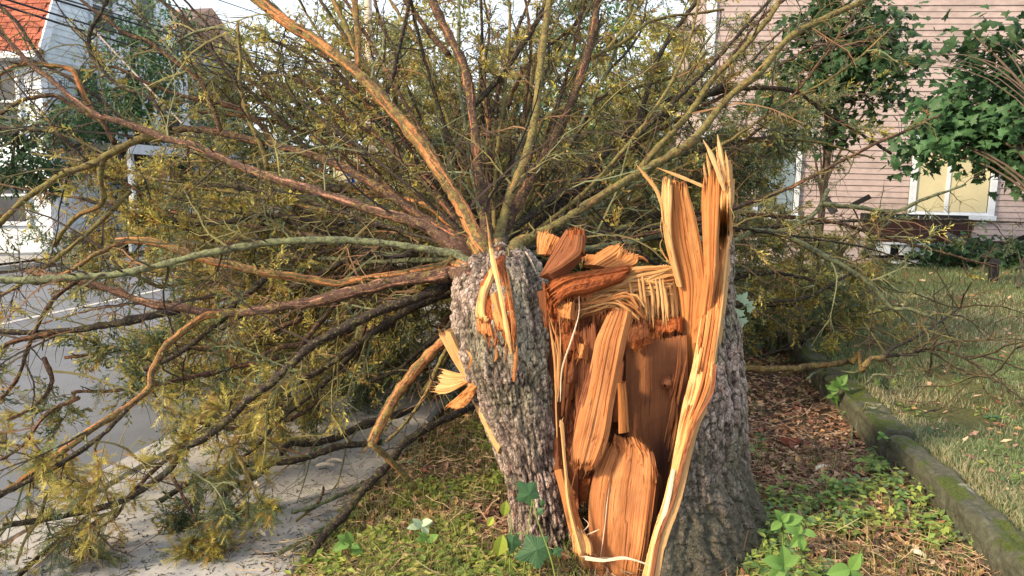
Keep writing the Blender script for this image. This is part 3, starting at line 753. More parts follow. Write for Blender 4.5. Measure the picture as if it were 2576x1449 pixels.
sheet('hanging_bast', [(1470, 1398, 2.62), (1520, 1406, 2.60), (1570, 1400, 2.58), (1636, 1418, 2.57)], [(1472, 1408, 2.62), (1518, 1413, 2.60), (1575, 1406, 2.58), (1640, 1420, 2.57)], M_CREAM, W, cols=6, rows=70, bulge=0.002, thick=0.006, grain=0.006, seed=62, warp=0.02)
sheet('torn_edge', [(1440, 1395, 2.70), (1440, 1340, 2.72), (1446, 1320, 2.73)], [(1488, 1402, 2.66), (1486, 1370, 2.68), (1462, 1325, 2.72)], M_PALE, W, cols=20, rows=30, bulge=0.012, thick=0.03, grain=0.006, jt=0.3, jb=0.15, seed=63, rough=0.015)

# layered strips on the split face
for k, (f0, f1, y0, y1, mt) in enumerate([(0.30, 0.50, 980, 470, M_SAP), (0.55, 0.66, 1150, 560, M_HEART), (0.05, 0.22, 900, 600, M_HEART), (0.72, 0.90, 1250, 700, M_SAP), (0.12, 0.40, 1330, 1010, M_SAP)]):
    ys = np.linspace(y0, y1, 7); lx = lambda y, f: (pl(LEFTE, max(y, 620)) + (max(0, 620 - y)) * 0.10) * (1 - f) + (pl(BOUND, max(y, 575)) + 2) * f; ly = lambda y, f: (float(stump_front(y)) + 0.05) * (1 - f) + (float(stump_front(y)) - 0.004) * f - 0.012
    sheet('split_strip', [(lx(y, f0), y, ly(y, f0)) for y in ys], [(lx(y, f1), y, ly(y, f1)) for y in ys], mt, W, cols=10, rows=80, bulge=0.003, thick=0.014, grain=0.005, jt=0.2, jb=0.2, seed=100 + k, fray=20)
# loose torn fibres filling the hollow
r_ = np.random.default_rng(21)
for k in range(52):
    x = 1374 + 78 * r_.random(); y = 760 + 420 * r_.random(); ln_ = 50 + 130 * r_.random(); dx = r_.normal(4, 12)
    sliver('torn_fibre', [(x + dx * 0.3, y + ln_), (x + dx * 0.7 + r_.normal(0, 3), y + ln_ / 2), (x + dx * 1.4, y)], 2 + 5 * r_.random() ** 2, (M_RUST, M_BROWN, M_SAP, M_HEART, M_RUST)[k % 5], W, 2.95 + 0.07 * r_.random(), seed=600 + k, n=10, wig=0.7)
for k in range(30):
    x = 1692 + 34 * r_.random(); y = 850 + 300 * r_.random(); ln_ = 60 + 140 * r_.random()
    sliver('torn_fibre', [(x - 0.16 * ln_, y + ln_), (x - 0.06 * ln_, y + ln_ / 2), (x + 3 * r_.normal(), y)], 2 + 4 * r_.random() ** 2, (M_BROWN, M_HEART, M_BROWN, M_SAP)[k % 4], W, 2.98 + 0.05 * r_.random(), seed=700 + k, n=10, wig=0.5)
for k in range(34):
    s = r_.random(); x = 1458 + 110 * (1 - s); y = 800 + 330 * s
    sliver('torn_fibre', [(x - 22, y + 70 + 40 * r_.random()), (x - 6, y + 25), (x + 8, y - 20 * r_.random())], 1.2 + 2.6 * r_.random() ** 2, (M_HEART, M_BROWN, M_SAP)[k % 3], W, 2.80 + 0.03 * (1 - s) * 3, seed=760 + k, n=10, wig=0.6)

# ------------------------------------------------------------------ the fallen spruce
TREE = thing('fallen_spruce', 'toppled spruce lying away from the stump with bare limbs fanning out and sunlit-gold needles', 'fallen tree', tuple(PG(1375, 1449, 0.0)))
TP = [(1372, 1580, 3.0, .235), (1380, 1449, 3.0, .188), (1362, 1300, 3.02, .140), (1346, 1185, 3.02, .133), (1326, 1100, 3.02, .148), (1297, 1000, 3.03, .175), (1272, 900, 3.05, .203), (1262, 815, 3.14, .214), (1258, 745, 3.34, .214), (1256, 715, 3.62, .208), (1250, 700, 4.2, .20), (1243, 676, 6, .17), (1238, 656, 9, .12), (1235, 640, 13.8, .02)]
TPA = np.array(TP)
TW = np.concatenate([P(TPA[:, 0], TPA[:, 1], TPA[:, 2]), TPA[:, 3:]], 1)

def axis_at(Y):
    return np.array([np.interp(Y, TPA[8:, 2], TW[8:, i]) for i in range(4)])

def build_trunk():
    c = catmull(TW, 900)
    cut = np.searchsorted(c[:, 1], 5.2) if (c[:, 1] > 5.2).any() else 899
    near = catmull(c[:cut + 1:6], 370)
    far = c[cut - 2::12]
    cols = 225
    an = np.linspace(0, 2 * math.pi, cols, endpoint=False)
    def ringed(cc, cols, an):
        T, U, V = path_frames(cc[:, :3])
        ell = 1.0
        d = np.cos(an)[None, :, None] * U[:, None, :] + np.sin(an)[None, :, None] * V[:, None, :]
        return d
    d = ringed(near, cols, an)
    ln = np.concatenate([[0], np.cumsum(np.linalg.norm(np.diff(near[:, :3], axis=0), axis=1))])
    uu = np.broadcast_to((an * 0.18)[None, :], (370, cols)); vv = np.broadcast_to(ln[:, None], (370, cols))
    # the plates are long low down and small and flaky further up
    h1, c1 = bark_field(uu, vv, 0.024, 0.066, 21); h2, c2 = bark_field(uu, vv, 0.022, 0.025, 22)
    w = np.clip((ln - 0.75) / 0.35, 0, 1)[:, None]
    h = h1 * 0.012 * (1 - w) + h2 * 0.013 * w; col = c1 * (1 - w[..., None]) + c2 * w[..., None]
    rad = near[:, 3][:, None] * (1 + 0.18 * (fbm(uu * 5 + 5, vv * 3, 3, 25) - 0.47)) + h
    S = near[:, None, :3] + d * rad[..., None]
    v = S.reshape(-1, 3); q = grid_quads(370, cols, True)
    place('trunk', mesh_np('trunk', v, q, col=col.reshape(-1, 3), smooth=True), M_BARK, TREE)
    T2, U2, V2 = path_frames(far[:, :3]); a2 = np.linspace(0, 2 * math.pi, 14, endpoint=False)
    v2 = far[:, None, :3] + (np.cos(a2)[None, :, None] * U2[:, None, :] + np.sin(a2)[None, :, None] * V2[:, None, :]) * far[:, 3][:, None, None]
    place('trunk_top', mesh_np('trunk_top', v2.reshape(-1, 3), grid_quads(len(far), 14, True), smooth=True), L_BROWN, TREE)
    return BVHTree.FromPolygons([tuple(x) for x in v], q.tolist())

TBVH = build_trunk()
def on_trunk(x, y, off=0.0):
    o = Vector((0, 0, CAM_Z)); d = (Vector(P(x, y, 3.0)) - o).normalized()
    hit = TBVH.ray_cast(o, d)
    return (hit[0].y if hit[0] is not None else 2.95) - off
def ot(pts, off=0.0):
    return [(x, y, on_trunk(x, y, off)) for x, y in pts]

# torn wound in the trunk
sheet('wound', ot([(1250, 880), (1222, 840), (1205, 780), (1208, 720), (1236, 670), (1262, 635)], 0.016), ot([(1292, 870), (1298, 820), (1288, 760), (1276, 710), (1268, 670), (1272, 640)], 0.016), M_RUST, TREE, cols=30, rows=60, bulge=0.006, thick=0.04, grain=0.006, jt=0.1, jb=0.2, seed=70, rough=0.03)
sheet('wound_strip', ot([(1216, 800), (1196, 795), (1202, 745), (1222, 700), (1240, 668)], 0.012), ot([(1232, 806), (1222, 798), (1222, 748), (1236, 706), (1248, 674)], 0.03), M_PALE, TREE, cols=14, rows=50, bulge=0.01, thick=0.02, grain=0.005, jb=0.08, seed=71)
sheet('wound_strip', ot([(1240, 838), (1228, 790), (1226, 740)], 0.015), ot([(1282, 846), (1254, 790), (1240, 735)], 0.035), M_SAP, TREE, cols=16, rows=40, bulge=-0.01, thick=0.02, grain=0.004, jb=0.3, seed=72)
sheet('wound_strip', ot([(1205, 850), (1200, 800)], 0.02), ot([(1240, 858), (1232, 806)], 0.02), M_SAP, TREE, cols=20, rows=26, bulge=0.012, thick=0.02, grain=0.008, jt=0.3, jb=0.5, seed=73, rough=0.02)
sheet('wound_strip', ot([(1288, 880), (1284, 800), (1272, 720), (1262, 665)], 0.015), ot([(1300, 900), (1296, 800), (1284, 715), (1270, 660)], 0.02), M_SAP, TREE, cols=10, rows=50, thick=0.02, grain=0.005, jb=0.3, jt=0.2, seed=74)
sliver('splinter', [(1286, 890, on_trunk(1286, 880, .03)), (1274, 830, on_trunk(1274, 830, .05)), (1258, 740, on_trunk(1258, 740, .07)), (1236, 640, 3.12), (1228, 580, 3.1), (1221, 534, 3.08)], 6.5, M_PALE, TREE, seed=75, n=24, tail=0.08)
sliver('splinter', ot([(1292, 960), (1297, 900), (1300, 870)], 0.012), 6, M_SAP, TREE, seed=76)
sliver('splinter', ot([(1322, 636), (1336, 660), (1350, 690)], 0.015), 5, M_CREAM, TREE, seed=77)
sliver('splinter', ot([(1180, 930), (1186, 900), (1172, 880)], 0.012), 5, M_SAP, TREE, seed=78)
for k in range(12):
    x = 1225 + 70 * rng.random(); y = 830 + 90 * rng.random()
    sliver('splinter', ot([(x, y), (x + 4, y - 14), (x + 3, y - 30 - 20 * rng.random())], 0.010), 1.2 + 1.8 * rng.random(), (M_RUST, M_SAP, M_BROWN)[k % 3], TREE, seed=80 + k, n=8)
# slab torn off the left edge
sheet('torn_edge', [(1256, 1140, 2.95), (1206, 1046, 2.97), (1166, 952, 2.99), (1135, 900, 3.0), (1100, 835, 3.0)], [(1262, 1118, 2.92), (1232, 1040, 2.93), (1192, 958, 2.95), (1156, 890, 2.97), (1128, 828, 2.98)], M_PALE, TREE, cols=20, rows=90, bulge=0.01, thick=0.035, grain=0.004, jt=0.05, seed=90, warp=0.03)
sheet('torn_chip', [(1180, 962, 2.97), (1128, 988, 2.99), (1086, 990, 3.0)], [(1188, 940, 2.98), (1150, 938, 3.0), (1106, 925, 3.02)], M_PALE, TREE, cols=24, rows=30, bulge=0.012, thick=0.02, grain=0.008, jt=0.22, seed=91)
sheet('torn_chip', [(1192, 958, 2.93), (1158, 990, 2.95), (1118, 1025, 2.97)], [(1204, 972, 2.92), (1182, 1010, 2.94), (1152, 1030, 2.96)], M_SAP, TREE, cols=24, rows=36, bulge=0.02, thick=0.03, grain=0.006, jt=0.15, seed=92, rough=0.03)
sheet('torn_edge', [(1404, 1200, 2.90), (1398, 1050, 2.93), (1386, 900, 2.97), (1366, 730, 3.05)], [(1424, 1200, 2.93), (1412, 1050, 2.97), (1398, 900, 3.01), (1378, 730, 3.09)], M_BROWN, TREE, cols=14, rows=110, bulge=0.004, thick=0.04, grain=0.006, seed=93, warp=0.02, rough=0.012)
sheet('torn_edge', [(1478, 1430, 2.72), (1440, 1330, 2.78), (1420, 1240, 2.84), (1408, 1180, 2.88)], [(1500, 1430, 2.76), (1466, 1330, 2.83), (1440, 1240, 2.88), (1424, 1180, 2.92)], M_SAP, TREE, cols=12, rows=80, bulge=0.004, thick=0.04, grain=0.006, seed=94, warp=0.02)

# --- limbs traced one by one: points, distance at base and tip, half width at base and tip (working px), bark, needles 0..1, twigs per metre
LIMBS = [
 ([(1200,606),(1160,520),(1110,440),(1040,340),(970,260),(890,180),(800,110),(720,60),(640,0),(590,-40)],3.7,4.4,18,12,'s',0,6),
 ([(1228,606),(1205,450),(1190,300),(1165,170),(1110,60),(1070,-30)],3.9,4.8,14,10,'b',0.1,6),
 ([(1191,265),(1240,215),(1290,150),(1340,75),(1390,-10)],4.4,5.0,8,6,'d',0.3,6),
 ([(1130,140),(1070,70),(1020,0)],4.7,5.0,7,6,'b',0,5),
 ([(1250,606),(1280,500),(1320,400),(1345,290),(1360,150),(1375,50),(1388,-30)],3.9,4.8,12,8,'o',0,5),
 ([(1258,606),(1320,480),(1390,360),(1440,250),(1480,130),(1500,40),(1512,-30)],4.1,5.0,13,9,'b',0.1,6),
 ([(1477,147),(1560,110),(1641,53),(1754,35),(1820,25)],4.8,5.3,5,3,'o',0.2,7),
 ([(1268,590),(1380,510),(1480,430),(1559,347),(1640,300),(1753,245),(1830,205)],4.2,5.4,11,7,'d',0.3,6),
 ([(1273,600),(1360,560),(1448,482),(1540,400),(1600,327),(1625,250),(1660,150),(1700,85),(1760,5)],4.4,5.6,9,5,'d',0.3,6),
 ([(1300,612),(1400,565),(1500,500),(1600,440),(1733,360),(1831,248),(1916,176),(1991,88),(2158,7),(2220,-25)],3.9,5.0,12,7,'o',0,5),
 ([(1600,436),(1660,365),(1733,287),(1790,205),(1887,105),(1950,25),(1970,-25)],4.3,4.9,8,6,'o',0,5),
 ([(1330,640),(1460,628),(1583,608),(1668,586),(1760,600),(1841,604),(1897,578),(1962,581),(2011,562),(2060,526),(2086,473)],4.0,5.2,10,5,'g',0.1,5),
 ([(2073,514),(2158,522),(2250,534),(2321,503),(2426,470)],5.1,5.4,6,3,'g',0.1,6),
 ([(1978,591),(2060,637),(2142,682),(2197,722),(2243,774),(2289,777),(2350,800)],4.9,4.9,8,4,'g',0,9),
 ([(1560,604),(1700,570),(1836,527),(1988,470),(2191,366),(2272,333),(2367,291)],4.2,5.0,7,3,'b',0,3),
 ([(1600,640),(1720,700),(1800,760),(1870,766),(1962,757),(2027,748),(2093,715),(2138,689)],4.6,5.6,6,4,'d',0,5),
 ([(1167,590),(1093,482),(1011,396),(946,339),(856,282),(803,233),(740,190)],4.3,5.4,11,7,'b',0.2,6),
 ([(1160,604),(1060,545),(940,465),(842,412),(719,372),(621,350),(555,333),(474,323),(425,325)],4.1,5.0,13,8,'b',0,6),
 ([(1150,622),(1050,562),(940,530),(850,500),(751,467),(621,425),(490,369),(408,346),(327,314),(238,287),(183,248),(124,196),(65,150),(20,101),(-30,55)],3.8,4.4,14,5,'p',0,7),
 ([(408,346),(353,350),(281,385),(225,415),(163,434),(108,470),(60,500),(0,555),(-20,570)],4.2,4.2,10,7,'o',0.1,8),
 ([(258,400),(252,440),(258,509),(202,538),(163,577),(140,620)],4.2,4.3,8,5,'o',0,8),
 ([(1150,640),(1060,626),(960,611),(842,604),(719,606),(604,620),(484,643),(376,669),(278,686),(163,692),(65,699),(-30,698)],3.7,3.5,9,9,'g',0,7),
 ([(1144,662),(1000,690),(875,709),(842,715),(751,699),(670,689),(588,669),(523,656),(457,633),(392,610),(343,604),(294,606)],3.8,3.7,11,9,'s',0,4),
 ([(300,612),(240,640),(200,668),(160,690),(100,712),(30,700)],3.8,3.6,6,4,'s',0,6),
 ([(1144,688),(1000,708),(881,736),(780,762),(719,771),(621,787),(523,790),(457,777),(421,774),(359,764),(278,735),(212,718),(140,702),(60,690)],3.7,3.8,17,7,'p',0,5),
 ([(450,779),(359,800),(278,816),(163,832),(65,836),(-20,832)],3.7,3.6,10,7,'d',0,7),
 ([(131,839),(65,852),(20,865),(-20,890)],3.6,3.5,7,6,'b',0,6),
 ([(560,790),(506,800),(431,859),(402,895),(379,944),(376,975),(327,1018),(278,1050),(229,1080),(180,1119),(114,1165),(33,1220),(-30,1260)],3.65,2.9,10,8,'s',0.1,5),
 ([(320,1030),(262,1090),(200,1135),(110,1190),(20,1235),(-30,1262)],3.2,2.88,6,8,'d',0.1,5),
 ([(1144,712),(1060,745),(971,775),(881,817),(791,865),(731,918),(680,965),(621,1008),(572,1057),(506,1106),(451,1132),(425,1178),(376,1217),(310,1259),(255,1276),(150,1300),(0,1325)],3.8,2.9,13,7,'d',0.1,5),
 ([(1140,735),(1036,775),(941,835),(851,901),(761,955),(701,978),(610,1012)],4.0,3.6,10,7,'d',0.2,6),
 ([(1130,720),(1000,770),(900,820),(800,860),(700,880),(620,920)],4.3,4.2,9,6,'b',0.3,6),
 ([(670,699),(637,728),(588,767),(555,807),(490,859),(434,898),(360,930)],3.8,3.7,9,6,'d',0.1,6),
 ([(900,716),(851,757),(791,829),(731,907),(701,937),(640,990)],3.9,3.8,7,5,'b',0.1,6),
 ([(1185,800),(1165,817),(1090,883),(1030,948),(988,1002),(953,1068),(932,1112)],3.45,3.05,15,14,'s',0,1),
 ([(930,1115),(960,1138),(1000,1178),(1045,1226)],3.03,3.2,9,7,'o',0,1),
 ([(1150,840),(1114,895),(1072,984),(1030,1050),(970,1110)],3.5,3.2,6,4,'o',0,4),
 ([(1160,780),(1120,830),(1060,880),(1000,930),(930,960)],4.0,4.0,8,5,'d',0.3,6),
 ([(1165,800),(1140,860),(1100,930),(1060,990)],3.8,3.8,9,6,'o',0.1,4),
 ([(1240,1000),(1180,1025),(1124,1052),(1069,1079),(1014,1120),(973,1172),(905,1244),(864,1298),(809,1353),(784,1402)],3.9,3.05,10,12,'d',0,4),
 ([(1040,1030),(932,1063),(850,1099),(782,1118),(727,1118),(686,1162),(631,1205),(560,1240)],4.2,3.5,10,7,'d',0,6),
 ([(960,1112),(850,1123),(782,1148),(713,1162),(631,1167),(560,1180),(480,1210),(400,1260)],3.8,3.4,9,7,'d',0,6),
 ([(873,478),(987,498),(1077,519),(1140,565)][::-1],4.4,4.8,10,9,'s',0,4),
 ([(873,478),(800,470),(740,478),(690,500)],4.8,5.0,9,6,'d',0.2,6),
 ([(987,285),(954,221),(922,172),(893,123),(873,74),(836,0),(825,-30)],4.2,4.5,7,6,'o',0,6),
 ([(897,182),(901,123),(897,61),(889,0),(885,-30)],4.2,4.4,8,7,'s',0,4),
 ([(960,262),(987,196),(1003,123),(1024,33),(1030,-10)],4.5,4.8,6,4,'d',0.1,7),
 ([(673,430),(666,392),(650,353),(630,310),(614,261),(601,203),(608,157),(601,98),(601,55)],4.6,4.7,6,4,'o',0,7),
 ([(601,98),(585,78),(540,70),(483,84),(440,110)],4.7,4.8,4,3,'g',0,7),
 ([(790,395),(700,300),(653,255),(604,209),(572,183),(539,140),(516,95),(483,78),(457,49),(402,0),(380,-30)],4.9,5.2,6,5,'d',0.1,7),
 ([(235,287),(203,222),(180,176),(114,163),(49,163),(0,186),(-30,205)],4.35,4.4,7,5,'s',0,7),
 ([(291,363),(255,307),(196,274),(147,242),(98,242),(49,255),(0,287),(-30,305)],4.3,4.3,6,5,'b',0,7),
 ([(222,415),(180,369),(137,333),(65,327),(0,320),(-30,318)],4.2,4.3,6,5,'d',0,7),
 ([(320,310),(240,240),(180,200),(114,157),(78,108),(42,55),(0,13),(-20,-5)],4.5,4.7,5,4,'d',0,7),
 ([(560,335),(520,240),(500,200),(420,140),(376,108),(300,75),(261,42),(209,6),(190,-15)],4.8,5.0,6,4,'b',0,7),
 ([(430,330),(380,250),(300,215),(240,150),(225,90),(260,20),(280,-20)],4.7,4.9,5,4,'d',0,9),
 ([(700,375),(640,300),(560,260),(460,240),(360,200),(300,170),(230,165)],4.9,5.1,6,3,'b',0.2,8),
 ([(1010,400),(960,300),(900,240),(820,200),(760,140),(700,110),(640,90)],4.9,5.3,6,4,'d',0.2,8),
 ([(1080,470),(1010,330),(990,240),(1000,150),(960,60),(940,-10)],5.0,5.5,6,4,'b',0.4,8),
 ([(1240,480),(1260,330),(1300,210),(1350,140),(1450,60),(1500,0)],5.0,5.6,6,4,'b',0.5,8),
 ([(1330,400),(1420,300),(1500,250),(1600,225),(1720,190),(1800,150)],5.0,5.6,5,4,'o',0.5,8),
 ([(1500,500),(1600,420),(1700,400),(1800,370),(1900,350),(2000,340)],5.0,5.6,6,4,'d',0.4,8),
 ([(1560,360),(1650,260),(1740,250),(1850,225),(1990,230),(2080,290),(2150,330),(2240,390)],5.2,5.8,7,4,'d',0.4,8),
 ([(1400,620),(1500,650),(1620,690),(1760,720),(1900,690),(2010,700),(2110,740)],4.8,5.8,8,4,'d',0.5,8),
 ([(1050,640),(900,650),(800,690),(700,740),(600,800),(500,860),(380,900)],4.5,4.6,8,4,'d',0.4,8),
 ([(1060,600),(930,560),(800,560),(680,540),(560,560),(440,560),(330,540),(200,500)],4.6,4.8,8,4,'d',0.3,8),
 ([(1080,700),(960,800),(860,940),(760,1040),(640,1080),(520,1070),(400,1020)],4.5,4.2,9,4,'b',0.5,7),
 ([(940,830),(820,960),(700,1060),(640,1130),(560,1180),(556,1260)],4.2,3.4,7,3,'d',0.6,7),
 ([(300,1050),(240,1120),(250,1200),(200,1270),(140,1300)],3.2,3.0,5,3,'o',0.35,8),
 ([(450,1132),(400,1170),(330,1240),(290,1300),(240,1330)],3.3,3.0,6,3,'b',0.4,8),
 ([(110,900),(130,960),(90,1020),(20,1060)],3.6,3.4,6,4,'b',0.4,8),
 ([(560,1180),(555,1260),(545,1320),(552,1390)],3.3,3.1,5,2,'o',0,9),
 ([(1040,560),(960,450),(860,360),(760,330),(660,300),(560,290),(480,280)],5.2,5.5,7,4,'b',0.4,8),
 ([(560,1090),(600,1150),(640,1230),(655,1275)],3.3,3.15,5,3,'o',0.9,20),
 ([(430,1190),(465,1260),(490,1310),(500,1345)],3.25,3.1,5,3,'b',0.9,16),
 ([(120,1230),(100,1300),(60,1360),(40,1420)],3.0,2.85,5,3,'o',0.3,6),
 ([(300,1280),(240,1310),(215,1360),(195,1420)],3.05,2.9,5,2,'o',0.05,26),
 ([(200,1000),(120,1040),(60,1120),(0,1160)],3.4,3.2,6,4,'b',0.7,12),
 ([(700,900),(560,930),(420,960),(300,980),(180,985)],4.0,3.8,7,4,'b',0.7,9),
 ([(760,800),(640,850),(520,880),(400,860),(300,880),(160,900)],4.3,4.0,7,4,'b',0.7,9),
 ([(640,620),(520,600),(420,540),(330,470),(240,440)],4.7,4.9,6,4,'b',0.6,9),
 ([(620,720),(520,700),(400,720),(300,660),(230,620)],4.6,4.6,6,4,'o',0.6,9),
 ([(200,700),(130,760),(80,850),(40,960),(-10,1010)],3.7,3.5,6,4,'b',0.1,8),
 ([(330,480),(250,560),(180,620),(90,690),(0,745)],4.3,4.1,6,4,'o',0.1,8),
]

COLS_TW = 1.35 * np.array([[0.11, 0.09, 0.04], [0.15, 0.13, 0.05], [0.06, 0.042, 0.03], [0.12, 0.13, 0.07], [0.15, 0.085, 0.045], [0.035, 0.028, 0.024], [0.05, 0.036, 0.028]])
GREEN = 1.4 * np.array([[0.06, 0.085, 0.035], [0.085, 0.115, 0.06], [0.13, 0.15, 0.07], [0.12, 0.165, 0.12], [0.20, 0.23, 0.10]])
OCHRE = 1.4 * np.array([[0.34, 0.28, 0.06], [0.28, 0.245, 0.06], [0.46, 0.40, 0.12], [0.18, 0.15, 0.05], [0.27, 0.17, 0.055]])  # golds that include the warm sunlight on the needles

def grow(b, d, ln, K, wig, grav, r):
    """many twigs at once: base points, directions, lengths -> (N,K+1,3)"""
    Nn = len(b); out = np.zeros((Nn, K + 1, 3)); out[:, 0] = b; d = nrm(d)
    for k in range(K):
        d = nrm(d + r.normal(0, wig, (Nn, 3)) + np.array([0, 0, -grav]))
        out[:, k + 1] = out[:, k] + d * (ln / K)[:, None]
    p_, a_ = pa_of(out[..., 0], out[..., 1])
    gz = np.where((p_ < -1.38) & (p_ > -2.95), -0.09, np.where(p_ < -2.95, -0.2, ground_z(p_, a_) + 0.015))
    out[..., 2] = np.maximum(out[..., 2], gz + 0.01 + 0.03 * r.random(out.shape[:2]))
    return out

def shoot_template(n, r):
    v = []; t = []
    for k in range(n):
        s = (k + 0.5) / n; ang = k * 2.39996 + r.random()
        rad = np.array([0, math.cos(ang), math.sin(ang)]); tang = np.array([0, -math.sin(ang), math.cos(ang)])
        w = 0.075 * (9 / n) ** 0.9
        b0 = np.array([s * 0.92, 0, 0]) + rad * 0.015
        tip = b0 + np.array([0.17 + 0.10 * r.random(), 0, 0]) + rad * (0.17 + 0.06 * r.random())
        side = tang * 0.6 * w + np.array([w * 0.8, 0, 0])
        i = len(v); v += [b0 - side, b0 + side, tip]; t.append([i, i + 1, i + 2])
    return np.array(v), np.array(t)

TPL = [shoot_template(6, np.random.default_rng(k)) for k in range(3)]
TPLF = [shoot_template(22, np.random.default_rng(k + 5)) for k in range(3)]

def shoots_mesh(base_, dirs, ln, colr, tpl, r):
    n = len(base_)
    x = nrm(dirs); up = nrm(r.normal(size=(n, 3))); yv = nrm(np.cross(up, x)); zv = np.cross(x, yv)
    V = []; T = []; C = []; k0 = 0
    pick = r.integers(0, len(tpl), n)
    for j, (tv, tt) in enumerate(tpl):
        m = pick == j; c = int(m.sum())
        if not c: continue
        R = np.stack([x[m], yv[m], zv[m]], -1)                 # columns
        vv = np.einsum('nij,kj->nki', R * ln[m][:, None, None], tv) + base_[m][:, None, :]
        V.append(vv.reshape(-1, 3)); T.append((tt[None] + (np.arange(c) * len(tv))[:, None, None]).reshape(-1, 3) + k0)
        C.append(np.repeat(colr[m], len(tv), 0) * (0.85 + 0.3 * r.random((c * len(tv), 1)))); k0 += c * len(tv)
    return np.concatenate(V), np.concatenate(T), np.concatenate(C)

def needle_colour(p, r, bias):
    n = len(p)
    pr = np.interp(p[:, 0], [-2.5, 0.3, 1.6, 3.0], [0.62, 0.58, 0.42, 0.32]) + bias  # more ochre towards the left: sunlit side painted into the needle colour
    pr = pr + 1.5 * (fbm(p[:, 0] * 3 + p[:, 1] * 1.7 + 30, p[:, 2] * 3 + p[:, 1] * 2.1 + 30, 3) - 0.45)
    oc = r.random(n) < pr
    br = 0.45 + 1.2 * fbm(p[:, 0] * 5 + 11, p[:, 2] * 5 + p[:, 1] * 4 + 7, 3)
    return br[:, None] * np.where(oc[:, None], OCHRE[r.integers(0, len(OCHRE), n)], GREEN[r.integers(0, len(GREEN), n)])

